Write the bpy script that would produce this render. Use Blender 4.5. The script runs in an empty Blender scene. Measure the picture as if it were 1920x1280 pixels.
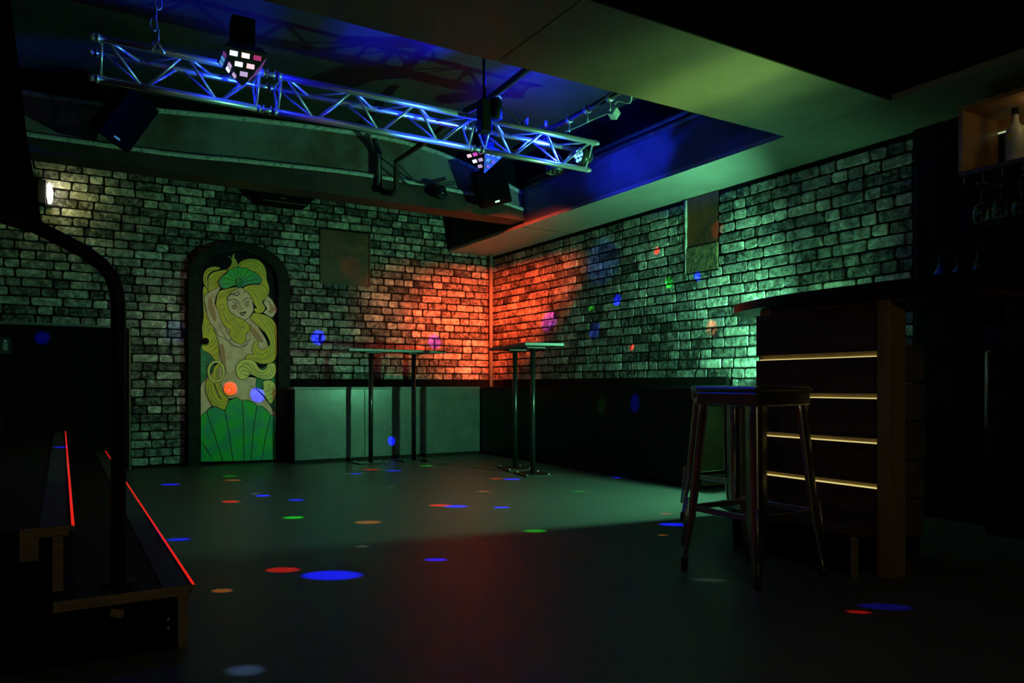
import bpy, bmesh, math, random
from mathutils import Vector, Matrix, Euler
from mathutils.geometry import tessellate_polygon
R = math.radians
PI = math.pi
random.seed(11)
sc = bpy.context.scene
COL = sc.collection

# ------------------------------------------------------------------ camera
CAM_H = 0.76
cd = bpy.data.cameras.new('camera'); cam = bpy.data.objects.new('camera', cd); COL.objects.link(cam)
cam.location = (0, 0, CAM_H); cam.rotation_euler = (R(90), 0, -math.atan2(.518, .8554))
cd.sensor_width = 36; cd.lens = 1394 / 1920 * 36; cd.shift_y = 81 / 1920; cd.clip_start = .02
sc.camera = cam

# ------------------------------------------------------------------ world and exposure
w = bpy.data.worlds.new('World'); sc.world = w; w.use_nodes = True
bg = w.node_tree.nodes['Background']; bg.inputs[0].default_value = (.5, .6, .55, 1); bg.inputs[1].default_value = .0006
vs = sc.view_settings
vs.view_transform = 'Standard'; vs.look = 'None'; vs.exposure = 0.0; vs.gamma = 1.0; vs.use_curve_mapping = False

# ------------------------------------------------------------------ lights of the room, plus added fills
def lamp(kind, name, loc, col, watts, target=None, size=None, blend=.3, radius=.03, parent=None, xaxis=None, shape=(1, 1)):
    l = bpy.data.lights.new(name, kind); l.color = col; l.energy = watts; l.shadow_soft_size = radius
    if kind == 'SPOT':
        l.spot_size = R(size); l.spot_blend = blend
    o = bpy.data.objects.new(name, l); COL.objects.link(o)
    off = Vector(parent.location) if parent else Vector((0, 0, 0))
    o.location = Vector(loc) - off
    if target is not None:
        d = (Vector(target) - Vector(loc)).normalized()
        if xaxis is None: o.rotation_euler = d.to_track_quat('-Z', 'Y').to_euler()
        else:
            x = Vector(xaxis); x = (x - d*x.dot(d)).normalized(); y = (-d).cross(x)
            o.rotation_euler = Matrix((x, y, -d)).transposed().to_euler()
        o.scale = (shape[0], shape[1], 1)
    if parent: o.parent = parent
    return o
GREEN = (.21, 1.0, .47)
FLOOD = (3.93, 2.98, 1.0)
lamp('SPOT', 'green_flood_light', FLOOD, GREEN, 175, (2.75, 5.2, 1.06), 160, .5, .014)
lamp('SPOT', 'green_flood_spill', (3.86, 3.02, 1.12), (.22, 1, .40), 6.5, (4.1, 3.25, 2.2), 150, .8, .05)
UPL = (3.43, 2.58, .95)
lamp('SPOT', 'bar_uplight', UPL, (.55, 1, .17), 34, (2.76, 2.66, 2.25), 72, 1.0, .05, xaxis=(1, 0, 0), shape=(.26, .9))
lamp('SPOT', 'bar_uplight_wide', UPL, (.48, 1, .2), 24, (2.74, 2.66, 2.25), 78, 1.0, .05, xaxis=(1, 0, 0), shape=(.62, 1.0))
lamp('SPOT', 'bar_uplight_spill', UPL, (.30, 1, .3), 7, (2.85, 2.64, 2.25), 84, 1.0, .05)
lamp('SPOT', 'red_wash_light', (2.98, 4.36, 2.46), (1, .06, .012), 3600, (4.10, 7.55, 1.42), 35, 1.0, .03, xaxis=(1, -.4, 0), shape=(1, .74))
lamp('SPOT', 'red_wash_halo', (2.98, 4.36, 2.46), (1, .09, .03), 1100, (3.98, 7.5, 1.45), 54, 1.0, .03, xaxis=(1, -.4, 0), shape=(1, .52))
lamp('SPOT', 'blue_truss_light', (2.99, 4.135, 2.345), (.002, .006, 1), 2000, (0, 4.10, 2.33), 66, .7, .025)
lamp('POINT', 'warm_fill_lamp', (.7, -.7, 1.55), (1, .84, .46), 9.5, radius=.06)  # unseen fill added behind the camera to warm post, stools and steps
lamp('SPOT', 'mural_fill_spot', (1.15, 3.12, 2.28), (1, .84, .58), 80, (1.47, 7.5, 1.12), 36, 1.0, .05, xaxis=(1, 0, 0), shape=(1, .72))  # added spot, hidden behind the soffit, brightens the mural and back wall
lamp('POINT', 'ambient_fill_lamp', (1.1, 1.0, 2.45), (.8, .9, .75), .8, radius=.15)  # added weak fill without a fixture, lifts the whole room

# ------------------------------------------------------------------ helpers
W = {}          # world matrix of every object that can be a parent
class MB:
    def __init__(s): s.bm = bmesh.new()
    def box(s, c, d, rot=None, bev=0.0):
        hx, hy, hz = d[0]/2, d[1]/2, d[2]/2
        M = Matrix.Translation(Vector(c))
        if rot is not None: M = M @ Euler(rot).to_matrix().to_4x4()
        r = bmesh.ops.create_cube(s.bm, size=1.0)
        vs_ = r['verts']
        for v in vs_: v.co = M @ Vector((v.co.x*d[0], v.co.y*d[1], v.co.z*d[2]))
        if bev > 0:
            es = list({e for v in vs_ for e in v.link_edges})
            bmesh.ops.bevel(s.bm, geom=es, offset=bev, segments=2, affect='EDGES', profile=.5)
        return s
    def span(s, a, b, bev=0.0):
        return s.box([(a[i]+b[i])/2 for i in range(3)], [abs(b[i]-a[i]) for i in range(3)], None, bev)
    def tube(s, pts, rad, n=10, caps=True, close=False):
        pts = [Vector(p) for p in pts]
        rads = rad if isinstance(rad, (list, tuple)) else [rad]*len(pts)
        rings = []; up = None
        for i, p in enumerate(pts):
            if close: t = (pts[(i+1) % len(pts)] - pts[i-1])
            elif i == 0: t = pts[1]-pts[0]
            elif i == len(pts)-1: t = pts[-1]-pts[-2]
            else: t = (pts[i+1]-p).normalized() + (p-pts[i-1]).normalized()
            t = t.normalized()
            if up is None: up = t.orthogonal().normalized()
            up = (up - t*up.dot(t))
            up = up.normalized() if up.length > 1e-6 else t.orthogonal().normalized()
            b = t.cross(up)
            rings.append([s.bm.verts.new(p + (up*math.cos(2*PI*k/n) + b*math.sin(2*PI*k/n))*rads[i]) for k in range(n)])
        m = len(rings)
        for i in range(m if close else m-1):
            A, B = rings[i], rings[(i+1) % m]
            for k in range(n):
                f = s.bm.faces.new((A[k], A[(k+1) % n], B[(k+1) % n], B[k])); f.smooth = True
        if caps and not close:
            s.bm.faces.new(rings[0][::-1]); s.bm.faces.new(rings[-1])
        return s
    def cyl(s, a, b, r, n=16): return s.tube([a, b], r, n)
    def lathe(s, prof, c=(0, 0, 0), n=24, M=None):
        rings = []
        M = M or Matrix.Identity(4)
        for (r, z) in prof:
            rings.append([s.bm.verts.new(M @ (Vector((max(r, 1e-4)*math.cos(2*PI*k/n), max(r, 1e-4)*math.sin(2*PI*k/n), z))) + Vector(c)) for k in range(n)])
        for A, B in zip(rings, rings[1:]):
            for k in range(n):
                f = s.bm.faces.new((A[k], A[(k+1) % n], B[(k+1) % n], B[k])); f.smooth = True
        return s
    def prism(s, poly, axis, a, b):
        """poly: 2-D outline; axis: the axis it is extruded along, from a to b"""
        def P(p, t):
            if axis == 0: return (t, p[0], p[1])
            if axis == 1: return (p[0], t, p[1])
            return (p[0], p[1], t)
        A = [s.bm.verts.new(P(p, a)) for p in poly]; B = [s.bm.verts.new(P(p, b)) for p in poly]
        n = len(poly)
        s.bm.faces.new(A); s.bm.faces.new(B[::-1])
        for i in range(n): s.bm.faces.new((A[i], B[i], B[(i+1) % n], A[(i+1) % n]))
        return s
    def poly(s, pts):
        s.bm.faces.new([s.bm.verts.new(p) for p in pts]); return s
    def build(s, name, mat, parent=None, recalc=True):
        if recalc: bmesh.ops.recalc_face_normals(s.bm, faces=s.bm.faces[:])
        me = bpy.data.meshes.new(name); s.bm.to_mesh(me); s.bm.free()
        me.materials.append(mat)
        o = bpy.data.objects.new(name, me); COL.objects.link(o)
        if parent is not None:
            o.parent = parent
            M = W[parent]; me.transform(M.inverted()); W[o] = M
        else: W[o] = Matrix.Identity(4)
        return o
def tag(o, label=None, cat=None, group=None, kind=None):
    if label: o['label'] = label
    if cat: o['category'] = cat
    if group: o['group'] = group
    if kind: o['kind'] = kind
    return o
def thing(name, loc, label, cat, group=None, rz=0):
    o = bpy.data.objects.new(name, None); COL.objects.link(o); o.empty_display_size = .05
    o.location = loc; o.rotation_euler = (0, 0, rz)
    W[o] = Matrix.Translation(Vector(loc)) @ Matrix.Rotation(rz, 4, 'Z')
    return tag(o, label, cat, group)
def copy_tree(o, parent=None):
    c = o.copy(); COL.objects.link(c); c.parent = parent
    for ch in [x for x in bpy.data.objects if x.parent == o]: copy_tree(ch, c)
    return c
def catmull(pts, k=5, closed=True):
    n = len(pts); out = []
    rng = range(n) if closed else range(n-1)
    for i in rng:
        p0 = pts[(i-1) % n] if closed or i > 0 else pts[0]
        p1 = pts[i]; p2 = pts[(i+1) % n]
        p3 = pts[(i+2) % n] if closed or i+2 < n else pts[-1]
        for j in range(k):
            t = j/k
            out.append(tuple(.5*((2*p1[a]) + (-p0[a]+p2[a])*t + (2*p0[a]-5*p1[a]+4*p2[a]-p3[a])*t*t + (-p0[a]+3*p1[a]-3*p2[a]+p3[a])*t**3) for a in range(len(p1))))
    if not closed: out.append(tuple(pts[-1]))
    return out

# ------------------------------------------------------------------ materials
def mat(name, base, rough=.5, metal=0.0, c2=None, scale=8, lo=.4, hi=.6, bump=0, bscale=40, detail=6, space='Object', stretch=None, spec=.5, rvar=0):
    m = bpy.data.materials.new(name); m.use_nodes = True
    nt = m.node_tree; b = nt.nodes['Principled BSDF']
    b.inputs['Base Color'].default_value = (*base, 1); b.inputs['Roughness'].default_value = rough; b.inputs['Metallic'].default_value = metal
    b.inputs['Specular IOR Level'].default_value = spec
    if c2 or bump:
        if space == 'Object':
            tc = nt.nodes.new('ShaderNodeTexCoord'); co = tc.outputs['Object']
        else:
            tc = nt.nodes.new('ShaderNodeNewGeometry'); co = tc.outputs['Position']
        if stretch:
            mp = nt.nodes.new('ShaderNodeMapping'); mp.inputs['Scale'].default_value = stretch
            nt.links.new(co, mp.inputs['Vector']); co = mp.outputs['Vector']
    if c2:
        n = nt.nodes.new('ShaderNodeTexNoise'); n.inputs['Scale'].default_value = scale; n.inputs['Detail'].default_value = detail; n.inputs['Roughness'].default_value = .62
        nt.links.new(co, n.inputs['Vector'])
        r = nt.nodes.new('ShaderNodeValToRGB'); r.color_ramp.elements[0].position = lo; r.color_ramp.elements[1].position = hi
        r.color_ramp.elements[0].color = (*base, 1); r.color_ramp.elements[1].color = (*c2, 1)
        nt.links.new(n.outputs['Fac'], r.inputs['Fac']); nt.links.new(r.outputs['Color'], b.inputs['Base Color'])
        if rvar:
            ma = nt.nodes.new('ShaderNodeMapRange'); ma.inputs['To Min'].default_value = rough-rvar; ma.inputs['To Max'].default_value = rough+rvar
            nt.links.new(n.outputs['Fac'], ma.inputs['Value']); nt.links.new(ma.outputs['Result'], b.inputs['Roughness'])
    if bump:
        n2 = nt.nodes.new('ShaderNodeTexNoise'); n2.inputs['Scale'].default_value = bscale; n2.inputs['Detail'].default_value = 5
        nt.links.new(co, n2.inputs['Vector'])
        bp = nt.nodes.new('ShaderNodeBump'); bp.inputs['Strength'].default_value = bump; bp.inputs['Distance'].default_value = .01
        nt.links.new(n2.outputs['Fac'], bp.inputs['Height']); nt.links.new(bp.outputs['Normal'], b.inputs['Normal'])
    return m
def glow(name, col, s):
    m = bpy.data.materials.new(name); m.use_nodes = True; b = m.node_tree.nodes['Principled BSDF']
    b.inputs['Base Color'].default_value = (.02, .02, .02, 1); b.inputs['Emission Color'].default_value = (*col, 1); b.inputs['Emission Strength'].default_value = s
    return m
def brick_mat():
    m = bpy.data.materials.new('weathered brick'); m.use_nodes = True; nt = m.node_tree; b = nt.nodes['Principled BSDF']
    N = nt.nodes.new; L = nt.links.new
    g = N('ShaderNodeNewGeometry'); oi = N('ShaderNodeObjectInfo')
    ad = N('ShaderNodeMath'); ad.operation = 'ADD'; L(g.outputs['Random Per Island'], ad.inputs[0]); L(oi.outputs['Random'], ad.inputs[1])
    fr = N('ShaderNodeMath'); fr.operation = 'FRACT'; L(ad.outputs[0], fr.inputs[0])
    n1 = N('ShaderNodeTexNoise'); n1.inputs['Scale'].default_value = 19; n1.inputs['Detail'].default_value = 8; n1.inputs['Roughness'].default_value = .68; n1.inputs['Distortion'].default_value = .6
    L(g.outputs['Position'], n1.inputs['Vector'])
    n2 = N('ShaderNodeTexNoise'); n2.inputs['Scale'].default_value = 1.6; n2.inputs['Detail'].default_value = 3; L(g.outputs['Position'], n2.inputs['Vector'])
    # brightness = per-brick value + fine grunge + large patches
    s1 = N('ShaderNodeMath'); s1.operation = 'MULTIPLY_ADD'; L(fr.outputs[0], s1.inputs[0]); s1.inputs[1].default_value = .26; s1.inputs[2].default_value = -.13
    s2 = N('ShaderNodeMath'); s2.operation = 'ADD'; L(s1.outputs[0], s2.inputs[0]); L(n1.outputs['Fac'], s2.inputs[1])
    s3 = N('ShaderNodeMath'); s3.operation = 'MULTIPLY_ADD'; L(n2.outputs['Fac'], s3.inputs[0]); s3.inputs[1].default_value = .35; L(s2.outputs[0], s3.inputs[2])
    r = N('ShaderNodeValToRGB'); e = r.color_ramp.elements
    e[0].position = .50; e[0].color = (.022, .022, .021, 1); e[1].position = .94; e[1].color = (.85, .82, .74, 1)
    k = e.new(.61); k.color = (.13, .128, .12, 1); k = e.new(.76); k.color = (.34, .33, .30, 1)
    L(s3.outputs[0], r.inputs['Fac']); L(r.outputs['Color'], b.inputs['Base Color'])
    b.inputs['Roughness'].default_value = .72; b.inputs['Specular IOR Level'].default_value = .35
    bp = N('ShaderNodeBump'); bp.inputs['Strength'].default_value = .75; bp.inputs['Distance'].default_value = .012
    n3 = N('ShaderNodeTexNoise'); n3.inputs['Scale'].default_value = 34; n3.inputs['Detail'].default_value = 6; L(g.outputs['Position'], n3.inputs['Vector'])
    L(n3.outputs['Fac'], bp.inputs['Height']); L(bp.outputs['Normal'], b.inputs['Normal'])
    return m
M = {}
M['brick'] = brick_mat()
M['mortar'] = mat('dark mortar', (.007, .008, .007), .95, spec=.1, c2=(.014, .015, .014), scale=20, bump=.4, bscale=60, space='P')
M['floor'] = mat('dark sealed floor', (.08, .08, .08), .42, spec=.22, c2=(.12, .12, .117), scale=55, lo=.35, hi=.7, bump=.05, bscale=160, space='P', rvar=.07)
M['soffit'] = mat('satin painted plasterboard', (.27, .28, .26), .42, c2=(.32, .33, .30), scale=3, bump=.03, bscale=25, space='P')
M['ceil'] = mat('grimy ceiling panel', (.014, .014, .014), .6, c2=(.04, .039, .036), scale=2.2, lo=.35, hi=.7, bump=.15, bscale=30, space='P')
M['black'] = mat('black paint', (.007, .007, .007), .6, spec=.2)
M['blackgloss'] = mat('black lacquer', (.007, .007, .008), .38, spec=.25)
M['matte'] = mat('matte black', (.004, .004, .004), .9, spec=.1)
M['beam'] = mat('grimy plaster beam', (.16, .155, .14), .5, c2=(.085, .045, .022), scale=2.6, lo=.42, hi=.66, bump=.5, bscale=22, space='P', detail=9)
M['bead'] = mat('painted lit edge plaster', (.5, .52, .45), .6, c2=(.12, .12, .1), scale=30, lo=.5, hi=.68, bump=.9, bscale=60, space='P')  # chipped plaster, its pale tone painting in the light on the beam edges
M['beamlow'] = mat('rust stained steel', (.026, .016, .011), .6, spec=.3, c2=(.055, .028, .018), scale=5, bump=.3, bscale=30, space='P')
M['panel'] = mat('grey laminate panel', (.17, .185, .17), .26, spec=.6, c2=(.125, .137, .125), scale=5, lo=.4, hi=.65, space='P', rvar=.05)
M['alu'] = mat('brushed aluminium', (.72, .73, .74), .34, .72)
M['steel'] = mat('dark steel', (.35, .35, .34), .32, .9, c2=(.22, .22, .21), scale=12)
M['gun'] = mat('gunmetal', (.62, .59, .50), .33, 1.0, c2=(.45, .43, .37), scale=9)
M['rust'] = mat('rusted plate', (.17, .045, .012), .5, c2=(.05, .025, .012), scale=5, lo=.35, hi=.65, bump=.7, bscale=18, detail=9, space='P')
M['rubble'] = mat('ochre rubble', (.20, .155, .07), .8, c2=(.07, .06, .035), scale=22, bump=.9, bscale=40, space='P')
M['ply'] = mat('raw plywood edge', (.34, .25, .11), .7, c2=(.22, .16, .07), scale=9, stretch=(1, 1, 6))
M['pine'] = mat('varnished pine', (.36, .23, .10), .5, c2=(.22, .13, .05), scale=5, stretch=(1, 1, .12), lo=.4, hi=.62)
M['shelfwood'] = mat('oak shelf board', (.46, .27, .11), .5, c2=(.28, .15, .055), scale=7, stretch=(.3, 1, 1), lo=.4, hi=.65)
M['walnut'] = mat('dark walnut slat', (.12, .055, .035), .45, c2=(.045, .02, .013), scale=9, stretch=(1, .16, 2.4), lo=.4, hi=.62)
M['tan'] = mat('tan board', (.23, .17, .075), .6, c2=(.17, .12, .05), scale=6)
M['white'] = mat('off white plastic', (.55, .52, .48), .45)
M['pale'] = mat('pale carton', (.20, .165, .14), .7, c2=(.15, .125, .11), scale=6)
M['cable'] = mat('black rubber', (.012, .012, .012), .6)
M['grey_cable'] = mat('grey cable', (.4, .4, .38), .5)
M['tread'] = mat('dark stair tread', (.004, .004, .004), .7, spec=.12, c2=(.007, .007, .007), scale=40)
M['grip'] = mat('grey anti slip strip', (.05, .052, .055), .7, c2=(.03, .03, .03), scale=120)
M['grille'] = mat('speaker grille', (.003, .003, .003), .9, spec=.03, bump=.6, bscale=220)
M['perf'] = mat('perforated steel panel', (.13, .13, .135), .4, c2=(.10, .10, .105), scale=6)
M['hole'] = mat('punched hole', (.004, .004, .004), .9)
M['redled'] = glow('red led line', (1, .02, .012), .75)
M['gapled'] = glow('warm led line', (1, .82, .30), .75)
M['shelfled'] = glow('cool led line', (.8, 1, .6), .5)
M['sconce'] = glow('lit sconce glass', (1, .93, .78), 9)
M['dotled'] = glow('white indicator', (1, 1, 1), 3)
M['parlens'] = glow('blue led lens', (.16, .5, 1), 2.5)
def lensmat(n, c, s=3): M[n] = glow(n, c, s)
lensmat('l_white', (.75, .8, 1), 1.6); lensmat('l_blue', (.55, .68, 1), 2.2); lensmat('l_orange', (1, .72, .5), 2.2); lensmat('l_mag', (.75, .06, .30), .5)
lensmat('l_pink', (1, .62, .72), 1.1); lensmat('l_lilac', (.72, .55, .95), .7); lensmat('l_cyan', (.12, .42, .95), .6); lensmat('l_dark', (.4, .1, .5), .35); lensmat('l_hot', (.9, .1, .75), .8)
gl = bpy.data.materials.new('clear glass'); gl.use_nodes = True; b = gl.node_tree.nodes['Principled BSDF']
b.inputs['Transmission Weight'].default_value = 1; b.inputs['Roughness'].default_value = .02; b.inputs['IOR'].default_value = 1.45; M['glass'] = gl
M['frost'] = mat('frosted bottle glass', (.45, .5, .46), .35, c2=(.4, .44, .41), scale=10)
M['darkglass'] = mat('dark bottle glass', (.01, .02, .014), .08)
M['label'] = mat('paper label', (.6, .6, .62), .6)
M['labely'] = mat('yellow label', (.6, .62, .05), .6)
M['labelb'] = mat('blue label', (.12, .25, .5), .5)
M['ink'] = mat('black paint line', (.012, .02, .012), .6)
M['hair'] = mat('yellow hair paint', (.72, .52, .012), .5, c2=(.85, .62, .02), scale=16)
M['hairlight'] = mat('pale yellow hair paint', (.95, .80, .18), .5)
M['hairdark'] = mat('olive hair paint', (.30, .27, .008), .55)
M['skin'] = mat('skin paint', (.92, .62, .42), .5, c2=(.70, .36, .20), scale=9, lo=.46, hi=.72, detail=2)
M['blush'] = mat('brown shading paint', (.60, .27, .13), .55)
M['shell'] = mat('green shell paint', (.008, .52, .04), .45, c2=(.008, .33, .16), scale=7, lo=.42, hi=.62, detail=1)
M['shelldark'] = mat('deep green paint', (.006, .26, .09), .45, c2=(.004, .15, .06), scale=10)
M['night'] = mat('night blue paint', (.003, .004, .009), .6, spec=.1)
M['gem'] = mat('painted gem', (.02, .26, .09), .2)

def fbrk(): pass

# ------------------------------------------------------------------ room shell
WX, WY, SOF, CEIL = 4.30, 7.55, 2.25, 2.86
o = MB().span((-3.2, -2.0, -.08), (WX+.2, WY+.2, 0)).build('floor', M['floor']); tag(o, kind='structure', label='dark sealed dance floor with coloured light spots')
o = MB().span((-3.2, -2.0, CEIL), (WX+.2, WY+.2, CEIL+.08)).build('ceiling', M['ceil']); tag(o, kind='structure', label='dark grimy ceiling above the truss')
wall_b = MB().span((-3.2, WY, 0), (WX+.2, WY+.2, CEIL)).build('wall_back', M['mortar']); tag(wall_b, kind='structure', label='weathered brick wall with the arched door')
wall_r = MB().span((WX, -2.0, 0), (WX+.2, WY, CEIL)).build('wall_right', M['mortar']); tag(wall_r, kind='structure', label='weathered brick wall lit green and red on the right')

# bricks: a dozen shared meshes per size class
COURSE, BLEN, BSH = .0785, .235, .118
def brick_mesh(L, seed):
    rd = random.Random(seed); me = bpy.data.meshes.new('brick')
    hx, hz = L/2-.0068, COURSE/2-.0068
    c = .010
    base = [(-hx+c, -hz), (hx-c, -hz), (hx, -hz+c), (hx, hz-c), (hx-c, hz), (-hx+c, hz), (-hx, hz-c), (-hx, -hz+c)]
    base = [(x+rd.uniform(-.004, .004), z+rd.uniform(-.0028, .0028)) for x, z in base]
    d = rd.uniform(.010, .017)
    vs_ = [(x, 0, z) for x, z in base] + [(x*1.0, d*.62, z*1.0) for x, z in base] + [(x*.965-.0*1, d+rd.uniform(-.0015, .0015), z*.86) for x, z in base]
    fs = []
    for a, b_ in ((0, 8), (8, 16)):
        for i in range(8): fs.append((a+i, a+(i+1) % 8, b_+(i+1) % 8, b_+i))
    fs.append(tuple(range(16, 24)))
    me.from_pydata(vs_, [], fs); me.materials.append(M['brick']); me.update()
    bm = bmesh.new(); bm.from_mesh(me); bmesh.ops.recalc_face_normals(bm, faces=bm.faces[:])
    # the brick is open at its back, so make sure the front faces outward (+y)
    bm.faces.ensure_lookup_table()
    if bm.faces[16].normal.y < 0: bmesh.ops.reverse_faces(bm, faces=bm.faces[:])
    bm.to_mesh(me); bm.free()
    return me
LONG = [brick_mesh(BLEN, 100+i) for i in range(12)]; SHORT = [brick_mesh(BSH, 200+i) for i in range(10)]
def camdist(p):
    X = p.x*.8554-p.y*.518; Z = p.x*.518+p.y*.8554
    return X, Z
def brick_wall(parent, u0, u1, z0, z1, to_world, rotm, skip, hidden, seed):
    rd = random.Random(seed); items = []
    rows = int((z1-z0)/COURSE)
    for r in range(rows):
        z = z0 + (r+.5)*COURSE
        u = u0 - rd.uniform(0, .2); longnext = r % 2 == 0
        while u < u1:
            isL = longnext
            if rd.random() < .13: isL = not isL
            Ln = (BLEN if isL else BSH); sx = rd.uniform(.94, 1.06)
            Lw = Ln*sx; uc = u + Lw/2
            longnext = not longnext; u += Lw
            # trim against the ends of the run
            a, b_ = max(uc-Lw/2, u0), min(uc+Lw/2, u1)
            for (sa, sb, sz0, sz1) in skip:
                if sz0 < z < sz1:
                    if a < sb and b_ > sa:
                        if a >= sa and b_ <= sb: b_ = a
                        elif a < sa: b_ = min(b_, sa)
                        else: a = max(a, sb)
            if b_-a < .035: continue
            uc = (a+b_)/2; Lw = b_-a
            isL = Lw > .17
            me = rd.choice(LONG if isL else SHORT); s = Lw/(BLEN if isL else BSH)
            p = to_world(uc, z); X, Z = camdist(p)
            px = 960+1394*X/Z; py = 721-1394*(z-CAM_H)/Z
            vis = 0 <= px <= 1920 and 0 <= py <= 1280 and not hidden(px, py)
            items.append(((Lw/(Z*Z)) if vis else 0, me, p, s, rd.uniform(-.012, .012)))
    items.sort(key=lambda t: -t[0])
    for it in items[:298]:
        ob = bpy.data.objects.new('brick', it[1]); COL.objects.link(ob); ob.parent = parent
        ob.matrix_local = Matrix.Translation(it[2]) @ rotm @ Matrix.Rotation(it[4], 4, 'Y') @ Matrix.Diagonal((it[3], 1, 1, 1))
    bm = bmesh.new()
    for it in items[298:]:
        n0 = len(bm.verts); bm.from_mesh(it[1]); bm.verts.ensure_lookup_table()
        T = Matrix.Translation(it[2]) @ rotm @ Matrix.Rotation(it[4], 4, 'Y') @ Matrix.Diagonal((it[3], 1, 1, 1))
        for v in bm.verts[n0:]: v.co = T @ v.co
    me = bpy.data.meshes.new('brick_remainder'); bm.to_mesh(me); bm.free(); me.materials.append(M['brick'])
    ob = bpy.data.objects.new('brick_remainder', me); COL.objects.link(ob); ob.parent = parent; ob['kind'] = 'stuff'
    return len(items)
PB = (2.268, 2.801, 1.80, 2.35); PRr = (4.035, 4.39, 1.64, 2.25)
# back wall bricks face -y : local +y -> -y
rotb = Matrix.Rotation(PI, 4, 'Z')
brick_wall(wall_b, -.62, 4.285, .02, 2.82, lambda u, z: Vector((u, WY, z)), rotb,
           [(.99, 1.955, -1, 1.72), (1.02, 1.925, 1.7, 1.85), (1.08, 1.865, 1.84, 1.95), (1.18, 1.77, 1.94, 2.05), (1.32, 1.64, 2.04, 2.14), PB, (1.7, 4.3, -1, .83), (-.7, .53, -1, 1.29)],
           lambda px, py: (px > 848 and py < 470) or py < 318+.11*px or px < 60, 5)
rotr = Matrix.Rotation(PI/2, 4, 'Z')
brick_wall(wall_r, 2.52, 7.535, .02, 2.25, lambda u, z: Vector((WX, u, z)), rotr,
           [PRr, (3.9, 7.6, -1, .83)], lambda px, py: (px > 1425 and py > 560) or (py > 718), 9)

# soffits
o = MB().span((3.72, -2.0, SOF), (WX+.19, WY+.1, SOF+.03)).build('trim_1', M['soffit']); tag(o, kind='structure', label='grey ceiling soffit running along the right wall')
par = o
MB().span((3.72, 2.94, SOF+.03), (3.75, 5.93, SOF+.335)).build('perforated_panel', M['perf'], par)
MB().span((3.72, 5.93, SOF+.03), (3.75, WY, CEIL)).build('side_panel', M['black'], par)
MB().span((3.72, -2.0, SOF+.03), (3.75, 2.94, CEIL)).build('side_panel', M['black'], par)
MB().span((3.76, 2.94, SOF+.335), (3.80, 5.93, CEIL)).build('upper_panel', M['matte'], par)
for k, z in enumerate((SOF+.335, SOF+.395)):
    MB().span((3.70+.02*k, 2.96, z), (3.76+.02*k, 5.93, z+.03), .004).build('rail', M['steel'], par)
hm = MB()
for (yc, n) in ((4.75, 9), (3.35, 6), (5.45, 7)):
    for i in range(n):
        for j in range(7):
            hm.lathe([(0, .0005), (.006, .0005)], (3.7195, yc+(i-n/2)*.026+(j % 2)*.013, 2.38+j*.022), 8, Matrix.Rotation(-PI/2, 4, 'Y'))
ho = hm.build('perforation', M['hole'], par); ho['kind'] = 'stuff'
MB().span((3.73, 5.955, SOF-.0015), (4.29, 5.962, SOF)).build('seam', M['black'], par)
o = MB().span((-3.2, 2.31, SOF), (1.716, 2.97, SOF+.03)).build('trim_2', M['soffit']); tag(o, kind='structure', label='broad green-lit ceiling soffit crossing overhead')
MB().span((1.724, 2.31, SOF), (3.718, 2.97, SOF+.03)).build('soffit_board', M['soffit'], o)
MB().span((-3.2, 2.30, SOF), (3.718, 2.31, CEIL)).build('near_face', M['black'], o)
MB().span((-3.2, 2.94, SOF+.03), (3.718, 2.97, CEIL)).build('far_face', M['matte'], o)

# beam below the ceiling at the back of the dance floor
BY = 5.95
prof = [(-3.2, 2.70), (.0, 2.71), (.55, 2.742), (1.25, 2.80), (1.9, 2.835), (2.35, 2.845), (2.7, 2.82), (3.0, 2.766), (3.4, 2.66), (3.715, 2.56)]
low = [(-3.2, 2.41), (.3, 2.42), (1.2, 2.455), (2.1, 2.49), (2.9, 2.475), (3.4, 2.44), (3.715, 2.39)]
P1 = catmull(prof, 5, False); P2 = catmull(low, 5, False)
bmn = MB(); bmn.prism(P1 + P2[::-1], 1, BY, BY+.22); beam = bmn.build('trim_3', M['beam']); tag(beam, kind='structure', label='stained plaster beam under the ceiling behind the truss')
MB().prism([(x, z) for x, z in P2] + [(3.715, 2.30), (-3.2, 2.33)], 1, BY-.045, BY+.2).build('lower_flange', M['beamlow'], beam)
MB().tube([(x, BY-.005, z+.004) for x, z in P1], .020, 8).build('upper_lit_bead', M['bead'], beam)  # both beads are paler than the beam to paint its lit edges
MB().tube([(x, BY-.030, z+.010) for x, z in P2], .022, 8).build('lower_lit_bead', M['bead'], beam)
MB().prism(P1 + [(3.715, CEIL), (-3.2, CEIL)], 1, BY+.01, BY+.2).build('ceiling_fill', M['matte'], beam)

# pipe in the corner
MB().tube([(4.235, 7.46, .74), (4.235, 7.46, 2.25)], .022, 12).build('corner_pipe', mat('cream pipe', (.22, .2, .17), .45))
tag(bpy.data.objects['corner_pipe'], 'slim vertical pipe in the corner between the brick walls', 'pipe')

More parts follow.
